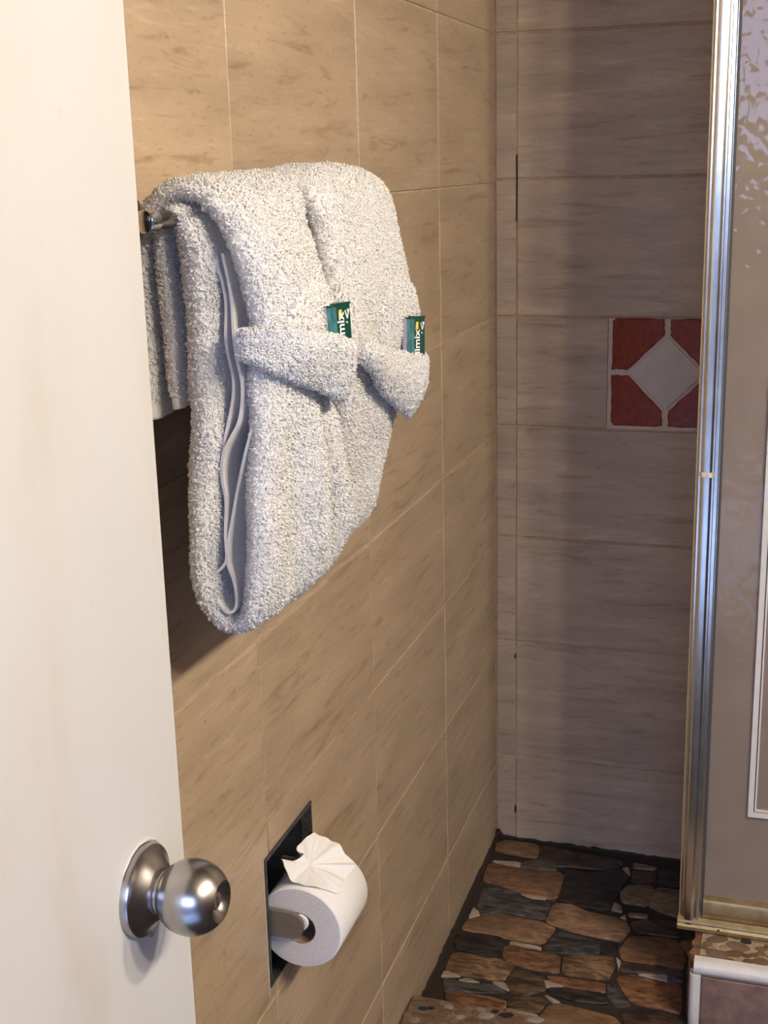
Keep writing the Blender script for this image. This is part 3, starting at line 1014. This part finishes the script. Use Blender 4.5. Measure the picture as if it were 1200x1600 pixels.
# --- nearer bath towel: folded over, two layers over the bar, fold hanging in front
ctrlA = [(.0205, 1.170, .0055, 0), (.0190, 1.20, .0075, 0), (.0190, 1.26, .0085, 0), (.0215, 1.310, .009, 0), (.0335, 1.345, .009, .1), (.0540, 1.3625, .0085, .35), (.0765, 1.3620, .009, .7),
         (.0985, 1.3420, .0105, .95), (.1150, 1.30, .0110, 1), (.1240, 1.25, .0110, 1), (.1220, 1.20, .0105, 1), (.1190, 1.147, .0110, 1), (.1140, 1.08, .0115, 1), (.1090, 1.025, .0105, 1),
         (.1015, .9940, .0085, 1), (.0850, .9820, .0080, 1), (.0680, .9940, .0090, .95), (.0610, 1.03, .0105, .9), (.0640, 1.09, .0120, .85), (.0695, 1.15, .0135, .8), (.0700, 1.22, .0135, .7),
         (.0715, 1.28, .0130, .55), (.0720, 1.318, .0138, .4), (.0660, 1.3430, .0090, .2), (.0515, 1.3450, .0055, .1), (.0440, 1.325, .0070, 0), (.0425, 1.27, .0080, 0), (.0430, 1.215, .0075, 0), (.0440, 1.180, .0050, 0)]


def shapeA(X, Y, Z, V, K):
    low = np.clip((1.20 - Z) / 0.12, 0, 1)
    front = (K > 0.97)
    ridge = 0.011 * np.exp(-((V - 0.52) / 0.09) ** 2) + 0.011 * np.exp(-((V - 0.84) / 0.08) ** 2) - 0.006 * np.exp(-((V - 0.68) / 0.06) ** 2) - 0.004 * np.exp(-((V - 0.28) / 0.10) ** 2)
    X = X + ridge * low * front * np.clip((Z - 0.99) / 0.05, 0, 1)
    Y = Y - 0.007 * (1 - V) * ((X < 0.093) & (X > 0.045) & (Z < 1.352) & (K > 0.12)) * sm(np.clip((Z - 0.99) / 0.03, 0, 1))
    up = sm(np.clip((Z - 1.13) / 0.08, 0, 1))
    X = X - front * up * (0.036 * np.exp(-((1 - V) / 0.17) ** 2))
    # slight pinch at the band of the washcloth
    X = X - 0.004 * np.exp(-((Z - 1.20) / 0.025) ** 2) * front
    # bottom fold rises a little towards the far end, near edge wanders
    Y = Y + (1 - V) * (0.004 * np.sin(Z * 21 + 1) - 0.004 * np.clip((Z - 1.25) / 0.1, 0, 1)) + V * (0.066 * sm(np.clip((1.20 - Z) / 0.20, 0, 1)) * (K > 0.5) - 0.004)
    Z = Z + 0.010 * V * np.clip(K - 0.2, 0, 1) * np.clip((Z - 1.32) / 0.03, 0, 1)
    return X, Y, Z


PA, chunksA = bath_towel('bath_towel', ctrlA, 1.004, 1.164, 0.026, 0.012, shapeA, 3, 74000, er=0.015)
towelA = empty('bath_towel', (0.07, 1.10, 0.97))
tag(towelA, 'nearer white terry bath towel, folded, its open fold facing the door', 'towel', 'bath towels on the bar')
cloth('terry_cloth', chunksA, TERRY, towelA)


def ribbon(pts, y0, y1, h, parent, name='hem', mat=HEM, n=90, wave=0.0012, lean=0.03):
    c, s = catmull([(x, z, 0) for x, z in pts], n)
    v = np.linspace(0, 1, 10)
    X = c[:, 0:1] + lean * (v[None] * (y1 - y0)) + wave * np.sin(c[:, 1:2] * 90 + v[None] * 3)
    Y = np.repeat((y0 + v * (y1 - y0))[None], n, 0) + 0.0018 * np.sin(c[:, 1:2] * 70)
    Z = np.repeat(c[:, 1:2], 10, 1)
    P = np.stack([X, Y, Z], -1)
    _, _, _, V, Q = shell(P, np.full(P.shape[:2], h))
    return put(name, quad_mesh(name, V, Q, mat, 60), parent)


ribbon([(.0915, 1.312), (.0955, 1.262), (.0975, 1.225), (.0980, 1.202), (.0950, 1.173), (.0860, 1.141), (.0840, 1.115)], 1.009, 1.10, 0.0013, towelA)
ribbon([(.0985, 1.312), (.1020, 1.275), (.1060, 1.225), (.1080, 1.202), (.1050, 1.173), (.0970, 1.157), (.0880, 1.141), (.0850, 1.12), (.0872, 1.10), (.0855, 1.07), (.0860, 1.048), (.0815, 1.039),
        (.0715, 1.029), (.0695, 1.016), (.0750, 1.002), (.0825, .9955), (.0895, .999), (.0918, 1.010), (.0908, 1.027), (.0866, 1.043), (.0880, 1.062), (.0930, 1.085), (.0990, 1.11), (.1080, 1.14), (.1200, 1.175), (.1240, 1.20)],
       1.006, 1.10, 0.0013, towelA, n=150, wave=0.0004)

# --- farther bath towel
ctrlB = [(.0205, 1.17, .006, 0), (.0190, 1.22, .008, 0), (.0200, 1.285, .009, 0), (.0270, 1.340, .009, .1), (.0480, 1.3630, .0085, .35), (.0760, 1.3630, .009, .8), (.0980, 1.3440, .0105, 1),
         (.1100, 1.30, .0105, 1), (.1180, 1.25, .0105, 1), (.1200, 1.20, .0105, 1), (.1150, 1.14, .0110, 1), (.1060, 1.07, .0115, 1), (.0980, 1.02, .0120, 1),
         (.0900, .9990, .0120, 1), (.0760, .9900, .0120, 1), (.0640, 1.0000, .0110, .95), (.0620, 1.04, .0120, .9), (.0680, 1.09, .0135, .85), (.0740, 1.15, .0135, .8), (.0780, 1.22, .0135, .7),
         (.0770, 1.28, .0130, .55), (.0730, 1.318, .0115, .4), (.0640, 1.3445, .0062, .2), (.0515, 1.3450, .0055, .1), (.0440, 1.325, .0070, 0), (.0425, 1.27, .0080, 0), (.0430, 1.215, .0075, 0), (.0440, 1.172, .0050, 0)]


def shapeB(X, Y, Z, V, K):
    taper = np.clip((1.19 - Z) / 0.22, 0, 1)
    Y = Y - 0.072 * V * taper * (K > 0.5) + 0.060 * (1 - V) * sm(np.clip((1.20 - Z) / 0.20, 0, 1)) * (K > 0.5)
    X = X - 0.012 * np.clip((V - 0.75) / 0.25, 0, 1) ** 2 * (K > 0.5)
    Z = Z + (0.007 * np.sin(PI * V) + 0.002 * np.exp(-(V / 0.30) ** 2)) * np.clip((Z - 1.33) / 0.03, 0, 1)
    X = X + (0.008 * np.exp(-((V - 0.10) / 0.15) ** 2) * sm(np.clip((Z - 1.10) / 0.08, 0, 1)) - 0.009 * sm(np.clip((1.13 - Z) / 0.08, 0, 1))) * np.clip((K - 0.5) * 2, 0, 1)
    return X, Y, Z


PB, chunksB = bath_towel('bath_towel', ctrlB, 1.190, 1.436, 0.026, 0.010, shapeB, 8, 62000, er=0.014)
towelB = empty('bath_towel', (0.07, 1.32, 0.96))
tag(towelB, 'farther white terry bath towel, half hidden behind the other towel', 'towel', 'bath towels on the bar')
cloth('terry_cloth', chunksB, TERRY, towelB)


# --- washcloths folded into pockets on the towel fronts
def front_x(P):
    """lookup of the outer room-side surface x at (y, z)"""
    U = P.shape[0]
    sel = P[int(U * 0.20):int(U * 0.50)].reshape(-1, 3)
    def f(y, z):
        y = np.asarray(y, float); z = np.asarray(z, float)
        out = np.empty(y.shape)
        for i in np.ndindex(y.shape):
            d = (sel[:, 1] - y[i]) ** 2 + (sel[:, 2] - z[i]) ** 2
            k = np.argpartition(d, 6)[:6]
            w = 1 / (d[k] + 1e-7)
            out[i] = np.sum(sel[k, 0] * w) / w.sum()
        return out + 0.0105
    return f


def coons(top, bot, nu, nv):
    """top and bottom edges as (y,z) control lists; returns Y,Z grids"""
    def curve(c, n):
        q, _ = catmull([(a, b, 0) for a, b in c], n)
        return q[:, :2]
    a, b = curve(top, nv), curve(bot, nv)
    t = np.linspace(0, 1, nu)[:, None, None]
    g = a[None] * (1 - t) + b[None] * t
    return g[..., 0], g[..., 1]


def pocket(top, bot, fx, off, h, n_loops, seed, nu=40, nv=56, er=0.007, wrap=0.0):
    Y, Z = coons(top, bot, nu, nv)
    u = np.linspace(0, 1, nu)[:, None]; v = np.linspace(0, 1, nv)[None]
    X = fx(Y, Z) + off(u, v) + wob(Y, Z, 0.0008, seed)
    # soft wrap round the sides
    P = np.stack([X, Y, Z], -1)
    hh = h * np.minimum(edge_round(u, 0.07, er), 1) * edge_round(v, 0.18, er * 0.6)
    hh = np.broadcast_to(hh, (nu, nv)).copy()
    A, B, n, V, Q = shell(P, hh)
    out = A if n[nu // 2, nv // 2, 0] > 0 else B
    f = 1.0 if grid_normals(out)[nu // 2, nv // 2, 0] > 0 else -1.0
    return P, [(V, Q), pile(out, n_loops, 0.0032, None, seed, f)]


fA, fB = front_x(PA), front_x(PB)

clothA = empty('washcloth', (0.14, 1.09, 1.16))
tag(clothA, 'white washcloth pocket on the nearer towel, drooping to a rounded point', 'washcloth', 'washcloth pockets on the towels')
offA = lambda u, v: (0.0045 + 0.009 * np.sin(PI * np.clip(u, 0, 1) * 0.85 + 0.35) * sm(np.clip(v / 0.30, 0, 1)) + 0.005 * sm(u) * sm(np.clip((v - .3) / .5, 0, 1))) + 0.021 * np.exp(-((v - 0.70) / 0.22) ** 2) * (1 - 0.6 * u) - 0.026 * np.clip((0.10 - v) / 0.10, 0, 1) ** 1.6 - 0.016 * np.clip((v - 0.965) / 0.035, 0, 1) ** 2
_, ch = pocket([(.996, 1.250), (1.020, 1.249), (1.060, 1.241), (1.096, 1.230), (1.130, 1.2245), (1.170, 1.221)],
               [(.996, 1.226), (1.010, 1.214), (1.041, 1.201), (1.083, 1.185), (1.117, 1.173), (1.170, 1.183)], fA, offA, 0.0042, 13000, 21)
cloth('front_fold', ch, TERRY, clothA)
offA2 = lambda u, v: 0.0005 + 0.005 * np.sin(PI * u) * np.sin(PI * v)
_, ch = pocket([(1.022, 1.250), (1.044, 1.270), (1.068, 1.281), (1.096, 1.285), (1.122, 1.270), (1.145, 1.246)],
               [(1.020, 1.228), (1.05, 1.220), (1.08, 1.215), (1.11, 1.212), (1.13, 1.210), (1.152, 1.208)], fA, offA2, 0.0030, 1800, 23, nu=24, nv=34)
cloth('back_fold', ch, TERRY, clothA)

clothB = empty('washcloth', (0.15, 1.31, 1.11))
tag(clothB, 'white washcloth pocket on the farther towel, hanging to a sharp corner', 'washcloth', 'washcloth pockets on the towels')
offB = lambda u, v: (0.0045 + 0.010 * np.sin(PI * np.clip(u, 0, 1) * 0.85 + 0.30) + 0.004 * sm(u)) + 0.016 * np.exp(-((v - 0.82) / 0.15) ** 2) * (1 - 0.6 * u) - 0.014 * np.clip((0.06 - v) / 0.06, 0, 1) ** 2 - 0.015 * np.clip((v - 0.96) / 0.04, 0, 1) ** 2
_, ch = pocket([(1.190, 1.216), (1.235, 1.206), (1.285, 1.195), (1.335, 1.184), (1.375, 1.177), (1.412, 1.173)],
               [(1.190, 1.200), (1.240, 1.170), (1.295, 1.143), (1.345, 1.119), (1.368, 1.111), (1.399, 1.140)], fB, offB, 0.0042, 13000, 25)
cloth('front_fold', ch, TERRY, clothB)
offB2 = lambda u, v: 0.0015 + 0.006 * np.sin(PI * u) * np.sin(PI * v)
_, ch = pocket([(1.285, 1.234), (1.312, 1.254), (1.342, 1.263), (1.372, 1.262), (1.395, 1.247), (1.410, 1.225)],
               [(1.275, 1.190), (1.31, 1.183), (1.34, 1.178), (1.37, 1.172), (1.39, 1.170), (1.410, 1.166)], fB, offB2, 0.0030, 4200, 27, nu=24, nv=34)
cloth('back_fold', ch, TERRY, clothB)


# --- little packs of toiletries in the pockets
def text_mesh(txt, size, mat):
    cu = bpy.data.curves.new('lettering', 'FONT')
    cu.body = txt
    cu.size = size
    cu.extrude = 0.00012
    cu.offset = 0.00025
    o = bpy.data.objects.new('lettering_tmp', cu)
    COL.objects.link(o)
    dg = bpy.context.evaluated_depsgraph_get()
    me = bpy.data.meshes.new_from_object(o.evaluated_get(dg))
    bpy.data.objects.remove(o)
    bpy.data.curves.remove(cu)
    return finish(me, mat)


def pack_set(base, normal, up, where, order):
    """base: centre of the pocket mouth; boxes stand up out of it"""
    nrm = Vector(normal).normalized()
    upv = Vector(up)
    upv = (upv - nrm * upv.dot(nrm)).normalized()
    rt = upv.cross(nrm).normalized()                       # to the right as seen from the front
    M = Matrix((rt, upv, nrm)).transposed()

    def add(name, mb, mat, parent, off=(0, 0, 0), smooth=None):
        me = mb if isinstance(mb, bpy.types.Mesh) else mb.mesh(name, mat, smooth)
        o = bpy.data.objects.new(name, me)
        link(o)
        if parent is None:
            o.matrix_world = Matrix.Translation(Vector(base) + M @ Vector(off)) @ M.to_4x4()
        else:
            o.parent = parent
            o.location = off
        return o

    # front pack: dark green, print reading upwards
    w, hh, t = 0.0225, 0.058, 0.0075
    g = add('soap_packet', MB().box((-w / 2, -0.020, -t / 2), (w / 2, 0.028, t / 2), 0.0012), DKGREEN, None, (0.0075, 0, 0.002))
    tag(g, f'dark green soap packet with white lettering in the {where} washcloth pocket', 'soap packet', 'green soap packets')
    me = text_mesh('dimix', 0.0135, WHITEPRINT)
    me.transform(Matrix.Rotation(PI / 2, 4, 'Z'))
    add('lettering', me, None, g, (0.0008, order, t / 2 + 0.0002))
    add('yellow_mark', MB().prism([(-0.0062, 0.0145), (-0.0016, 0.0145), (-0.0014, 0.0225), (-0.0052, 0.0225)], t / 2 - 0.0002, t / 2 + 0.0003), YELLOW, g)
    for k, (p, q) in enumerate((((0.0030, 0.0215), (0.0056, 0.0140)), ((0.0088, 0.0225), (0.0056, 0.0140)), ((0.0062, 0.0225), (0.0074, 0.0180)), ((0.0042, 0.0112), (0.0056, 0.0100)))):
        d = Vector((q[0] - p[0], q[1] - p[1])).normalized().orthogonal() * 0.0006
        add('white_mark', MB().prism([(p[0] - d.x, p[1] - d.y), (q[0] - d.x, q[1] - d.y), (q[0] + d.x, q[1] + d.y), (p[0] + d.x, p[1] + d.y)], t / 2 - 0.0002, t / 2 + 0.0003), WHITEPRINT, g)
    add('top_fold', MB().box((-w / 2 + .0002, 0.0268, -t / 2 - 0.0004), (w / 2 + .0004, 0.0286, t / 2 + 0.0005), 0.0004), DKGREEN, g)
    # teal sachet beside and behind it
    s = add('shampoo_sachet', MB().box((-0.0060, -0.016, -0.0032), (0.0060, 0.027, 0.0032), 0.0014), TEAL, None, (-0.0095, 0, 0.0060))
    tag(s, f'teal and silver shampoo sachet left of the green packet in the {where} pocket', 'sachet', 'teal sachets')
    add('foil_edge', MB().box((-0.0115, -0.016, -0.0012), (-0.0058, 0.0265, 0.0016), 0.0004), SILVER, s)
    add('crease', MB().box((-0.0014, -0.016, 0.0026), (-0.0002, 0.0272, 0.0038), 0.0003), TEAL, s)
    add('top_fold', MB().box((-0.0058, 0.0256, -0.0034), (0.0060, 0.0276, 0.0036), 0.0004), DKGREEN, s)


NX = float(fA(np.array([1.128]), np.array([1.235]))[0]); FX = float(fB(np.array([1.378]), np.array([1.20]))[0])
pack_set((NX + 0.0185, 1.104, 1.2325), (0.93, -0.37, 0.05), (0.0, 0.0, 1), 'nearer', -0.0100)
pack_set((FX + 0.0125, 1.353, 1.1925), (0.93, -0.37, 0.05), (-0.02, 0.10, 1), 'farther', -0.0160)

# ================================================================== TOILET PAPER
y0, y1, z0, z1 = REC
hold = empty('toilet_paper_holder', (0, (y0 + y1) / 2, z0))
tag(hold, 'recessed black metal toilet paper holder set in the beige tiles', 'paper holder')
m = MB()
t = 0.002
m.box((-0.084, y0 + .0005, z0 + .0005), (-0.080, y1 - .0005, z1 - .0005))
m.box((-0.080, y0 + .0005, z0 + .0005), (-0.001, y0 + t, z1 - .0005)); m.box((-0.080, y1 - t, z0 + .0005), (-0.001, y1 - .0005, z1 - .0005))
m.box((-0.080, y0 + t, z0 + .0005), (-0.001, y1 - t, z0 + t)); m.box((-0.080, y0 + t, z1 - t), (-0.001, y1 - t, z1 - .0005))
m.build('recess_box', BLACKMETAL, hold)
m = MB()
m.box((-0.014, y0 + .001, z0 + .001), (0.0016, y0 + 0.0055, z1 - .001), 0.0006)
m.box((-0.014, y0 + 0.0055, z1 - 0.0055), (0.0016, y1 - .001, z1 - .001), 0.0006)
m.box((-0.014, y1 - 0.0030, z0 + .001), (0.0012, y1 - .001, z1 - .0055), 0.0006)
m.box((-0.014, y0 + 0.0055, z0 + .001), (0.0012, y1 - .0030, z0 + 0.0030), 0.0006)
m.build('rim', RIMMETAL, hold)
# pale cement where the tiles were cut
m = MB()
m.box((-0.006, y0 - 0.0035, z0 - .012), (0.0004, y0 - .0002, z1 + .002))
m.build('cement_edge', DECGROUT, hold)
MB().box((-0.006, y1 + .0002, z0 - .002), (0.0004, y1 + 0.0028, z1 + .002)).build('cement_edge', DECGROUT, hold)

RXC, RZC, RR = 0.0335, 0.5130, 0.0525
RY0, RY1 = 1.2565, 1.3560
for ya, yb in ((1.2465, 1.2530), (1.3605, 1.3665)):
    az = RZC + 0.0075
    pts = [(-0.030, az - 0.0180), (RXC - 0.006, az - 0.0165)]
    for i in range(9):
        tt = -PI / 2 + PI * i / 8
        pts.append((RXC - 0.006 + 0.0150 * math.cos(tt), az + 0.0165 * math.sin(tt)))
    pts += [(-0.030, az + 0.0190)]
    MB().prism(pts, ya, yb, 'y', inset=0.0012, top=0.0012).build('arm', ARMMETAL, hold, 30)
MB().lathe([(RY0 - 0.0035, 0.006), (RY0 - 0.003, 0.0100), (RY0 + 0.001, 0.0105), (RY0 + 0.002, 0.0085), (RY1 - 0.006, 0.0085), (RY1 + 0.0025, 0.0085), (RY1 + 0.0035, 0.006)], (RXC + 0.0015, 0, RZC + 0.0085), 'y', 28).build('spindle', WHITEPLASTIC, hold, 35)

roll = empty('toilet_paper_roll', (RXC, (RY0 + RY1) / 2, RZC - RR))
tag(roll, 'white toilet paper roll with a fanned folded end in the wall holder', 'toilet paper')
e = 0.0022
zc = RZC
m = MB().lathe([(RY0 + 0.0004, RR - 0.0030), (RY0 + 0.0009, RR - 0.0008), (RY0 + e, RR), (RY1 - e, RR), (RY1 - 0.0009, RR - 0.0008), (RY1, RR - 0.003), (RY1, 0.0207), (RY0 + 0.0004, 0.0207)], (RXC, 0, zc), 'y', 72, closed=True)
m.build('paper', TISSUE, roll, 60)
MB().lathe([(RY0, 0.0206), (RY0 + 0.0001, 0.030), (RY0, 0.040), (RY0 + 0.0003, RR - 0.0018), (RY0 + 0.006, RR - 0.0020), (RY0 + 0.006, 0.0206)], (RXC, 0, zc), 'y', 72, closed=True).build('paper_end', TISSUE_END, roll, 30)
MB().lathe([(RY0 + 0.0002, 0.0206), (RY0 + 0.0002, 0.0197), (RY1 - 0.0002, 0.0197), (RY1 - 0.0002, 0.0206)], (RXC, 0, zc), 'y', 48, closed=True).build('core', CARD, roll, 30)

# fanned end: pleats gathered at one pinch point on top of the roll
FN = np.array([0.4945, -0.1483, 0.8564])
F0 = np.array([0.0330, 1.3000, 0.5725])
outl = [(0.0060, 1.2756, 0.5881), (0.0180, 1.2633, 0.5791), (0.0329, 1.2611, 0.5701), (0.0475, 1.2641, 0.5623), (0.0743, 1.2836, 0.5501), (0.0724, 1.2940, 0.5531), (0.0755, 1.3201, 0.5558),
        (0.0772, 1.3394, 0.5581), (0.0636, 1.3437, 0.5667), (0.0451, 1.3480, 0.5782), (0.0335, 1.3485, 0.5850), (0.0238, 1.3435, 0.5897), (0.0175, 1.3249, 0.5901), (0.0143, 1.3072, 0.5889), (0.0240, 1.3010, 0.5830), (0.0178, 1.2848, 0.5830)]
oc = catmull([(*p, 0) for p in outl + outl[:1]], 97)[0][:-1, :3]
e1 = np.array([0, 1.0, 0]); e1 -= FN * (e1 @ FN); e1 /= np.linalg.norm(e1); e2 = np.cross(FN, e1)
nr = 10
P = np.empty((nr, 97, 3))
for i in range(nr):
    t = (i + 0.15) / (nr - 0.85)
    for j in range(97):
        q = F0 + (oc[j % 96] - F0) * t
        ang = 2 * PI * j / 96
        pleat = 0.0030 * t ** 0.8 * math.sin(ang * 7 + 0.6 * math.sin(ang * 2)) + 0.0013 * t * math.sin(ang * 17 + 1)
        q = q + FN * pleat
        # settle on to the roll
        dx, dz = q[0] - RXC, q[2] - zc
        rr = math.hypot(dx, dz)
        want = RR + 0.0025 + pleat * 0.4
        if rr < want:
            q = np.array([RXC + dx * want / rr, q[1], zc + dz * want / rr])
        P[i, j] = q
_, _, _, V, Q = shell(P, np.full(P.shape[:2], 0.00035))
put('fan_fold', quad_mesh('fan_fold', V, Q, TISSUE, 50), roll)

# ================================================================== SHOWER SCREEN AND CURB
CZ = 0.120
CX0 = 0.4480
curb = empty('shower_curb', (0.78, 1.98, -0.05))
tag(curb, 'shower curb topped with pebbles and edged in white', 'curb')
MB().box((CX0 + 0.004, 1.9130, -0.06), (XR, 2.0600, CZ - 0.004), 0.003).build('core', plain('curb_grout', (0.34, 0.25, 0.15), 0.9, noise=0.3, scale=90), curb)
pebbles(curb, CX0 + 0.006, 0.78, 1.924, 2.056, CZ - 0.0042, 120, 0.008, 0.022)
bn = [(1.9035 + 0.0115 * (1 - math.cos(a)), CZ + 0.0005 - 0.0125 + 0.0125 * math.sin(a)) for a in np.linspace(-PI / 2, PI / 2, 11)] + [(1.926, CZ + 0.0002), (1.926, CZ - 0.024)]
MB().prism(bn, CX0 + 0.0005, XR - .001, 'x').build('top_edge', BULLNOSE, curb, 40)
bn = [(CX0 - 0.006 + 0.009 * (1 - math.cos(a)), 1.9130 - 0.009 * math.sin(a)) for a in np.linspace(-0.2, PI / 2, 9)] + [(CX0 + 0.012, 1.905), (CX0 + 0.012, 1.925), (CX0 - 0.006, 1.925)]
MB().prism(bn, -0.06, CZ - 0.024, 'z').build('end_edge', BULLNOSE, curb, 40)
xx = CX0 + 0.0145
for w in (0.215,) * 6:
    MB().box((xx, 1.9075, -0.06), (min(xx + w - 0.002, XR - 0.001), 1.9135, CZ - 0.027), 0.0008).build('face_tile', FACETILE, curb)
    xx += w
# broken end of the curb
m = MB()
rough = [(CX0 - 0.002, 1.925), (CX0 - 0.010, 1.935), (CX0 - 0.004, 1.950), (CX0 - 0.009, 1.968), (CX0 - 0.003, 1.985), (CX0 - 0.006, 2.010), (CX0 + 0.003, 2.055), (CX0 + 0.008, 2.055), (CX0 + 0.008, 1.925)]
m.prism(rough, -0.05, CZ - 0.003, 'z', inset=0.002, top=0.004).build('broken_end', STONE['rust'], curb, 30)

YP = 2.000            # front plane of the screen frame
screen = empty('shower_screen', (0.78, YP, CZ))
tag(screen, 'shower screen of hammered glass in a gold aluminium frame', 'shower screen')
PX = 0.4150
pz0, pz1 = CZ + 0.006, 2.02
pf = [(0, .030), (0, .008), (.0045, .003), (.0070, .003), (.0074, .0005), (.0082, -.0006), (.0096, -.0013), (.0114, -.0016), (.0160, -.0018), (.0208, -.0017), (.0226, -.0013), (.0240, -.0002), (.0246, .003), (.0270, .003), (.0274, .0008), (.0284, .0000), (.0330, .0001), (.0338, .0012), (.0342, .004), (.0345, .009), (.0385, .009), (.0385, .030)]
post = MB().prism([(PX + a, YP + b) for a, b in pf], pz0, pz1, 'z').build('post', GOLD, screen, 28)
MB().box((PX - 0.0006, YP + 0.0070, pz0), (PX + 0.0042, YP + 0.0300, pz1), 0.0008).build('edge_strip', GOLD_SIDE, post)
MB().box((PX + 0.0350, YP + 0.0078, pz0), (PX + 0.0392, YP + 0.0110, pz1)).build('seal', DARKLINE, post)
# lime-scale band round the post, low chips above it
zb = 0.908
MB().prism([(PX + a, YP + b - 0.0006) for a, b in pf[2:15]] + [(PX + .0342, YP + .012), (PX + .004, YP + .012)], zb - 0.004, zb + 0.004, 'z').build('scale_band', SCUM, post, 28)
# bottom rail and its sill track
rail = [(YP + .030, CZ + .022), (YP + .030, CZ + .060), (YP + .012, CZ + .060), (YP + .004, CZ + .056), (YP + .002, CZ + .050), (YP + .002, CZ + .034), (YP + .006, CZ + .028), (YP + .006, CZ + .022)]
MB().prism(rail, PX + 0.0388, XR - .002, 'x').build('bottom_rail', GOLD_DULL, screen, 28)
tr = [(YP + .034, CZ + .0002), (YP + .034, CZ + .021), (YP + .004, CZ + .021), (YP - .002, CZ + .017), (YP - .003, CZ + .013), (YP - .001, CZ + .010), (YP - .004, CZ + .006), (YP - .004, CZ + .0002)]
track = MB().prism(tr, PX - 0.002, XR - .002, 'x').build('sill_track', GOLD_DULL, screen, 28)
MB().lathe([(0, 0.0), (0.0001, 0.0022), (0.0006, 0.0022), (0.0006, 0)], (PX + 0.066, YP - 0.0045, CZ + 0.0075), 'y', 14).build('screw_hole', DARKLINE, track)
MB().box((PX + 0.0388, YP + 0.004, pz1 - 0.04), (XR - .002, YP + .03, pz1), 0.002).build('top_rail', GOLD, screen)
MB().box((XR - 0.035, YP + 0.004, CZ + 0.06), (XR - .002, YP + .03, pz1 - 0.04), 0.002).build('wall_channel', GOLD, screen)
pane = MB().box((PX + 0.0380, YP + 0.0145, CZ + 0.058), (XR - 0.034, YP + 0.0190, pz1 - 0.038)).build('glass_pane', GLASS, screen)
# white applied border on the glass
bx0, bz0, bx1, bz1 = 0.5180, 0.336, 1.03, 1.80


def frame(mb, x0, x1, z0, z1, w, ya, yb):
    mb.box((x0, ya, z0), (x0 + w, yb, z1)); mb.box((x1 - w, ya, z0), (x1, yb, z1))
    mb.box((x0 + w, ya, z0), (x1 - w, yb, z0 + w)); mb.box((x0 + w, ya, z1 - w), (x1 - w, yb, z1))
    return mb


frame(MB(), bx0, bx1, bz0, bz1, 0.0085, YP + 0.0095, YP + 0.0147).build('white_border', WHITETRIM, pane)
frame(MB(), bx0 + 0.0086, bx1 - 0.0086, bz0 + 0.0086, bz1 - 0.0086, 0.0016, YP + 0.0125, YP + 0.0147).build('border_line', DARKLINE, pane)
frame(MB(), bx0 + 0.0103, bx1 - 0.0103, bz0 + 0.0103, bz1 - 0.0103, 0.0026, YP + 0.0105, YP + 0.0147).build('inner_border', WHITETRIM, pane)

# added form behind the glass, standing in for a dark reflection
blur_form = empty('dark_reflection', (0.575, D, 0.93))
tag(blur_form, 'dark round form added behind the hammered glass, standing in for a reflection', 'blur_form')
MB().lathe([(-0.001, 0.034), (-0.006, 0.033), (-0.010, 0.022), (-0.034, 0.018)], (0.575, D, 0.965), 'y', 32).build('blur_base', ARMMETAL, blur_form, 30)
MB().lathe([(-0.034, 0.018), (-0.036, 0.027), (-0.055, 0.025), (-0.060, 0.015), (-0.060, 0)], (0.575, D, 0.965), 'y', 10).build('blur_front', ARMMETAL, blur_form, 30)

# ================================================================== LAMP (out of the picture, on the right wall)
lamp = empty('vanity_light', (XR, LAMP_YS[1], LAMP_Z - LAMP_RADIUS))
tag(lamp, 'three globe vanity light on the right wall', 'lamp')
lm, nt, b = new_mat('lamp_globe')
b.inputs['Base Color'].default_value = (0.9, 0.85, 0.75, 1)
b.inputs['Emission Color'].default_value = (*LAMP_COLOR, 1)
b.inputs['Emission Strength'].default_value = LAMP_STRENGTH
gl = []
for i in range(17):
    t = -PI / 2 + PI * i / 16
    gl.append((LAMP_RADIUS * math.sin(t), max(0.0, LAMP_RADIUS * math.cos(t))))
MB().box((XR - 0.025, LAMP_YS[0] - 0.12, LAMP_Z - 0.05), (XR - 0.0005, LAMP_YS[-1] + 0.12, LAMP_Z + 0.05), 0.004).build('back_plate', CHROME, lamp)
for yl in LAMP_YS:
    g_ = MB().lathe(gl, (LAMP_X, yl, LAMP_Z), 'x', 28).build('globe', lm, lamp, 60)
    MB().lathe([(LAMP_RADIUS * 0.96, 0.022), (LAMP_RADIUS + 0.02, 0.026), (XR - LAMP_X - 0.024, 0.026)], (LAMP_X, yl, LAMP_Z), 'x', 28).build('socket', CHROME, g_, 30)
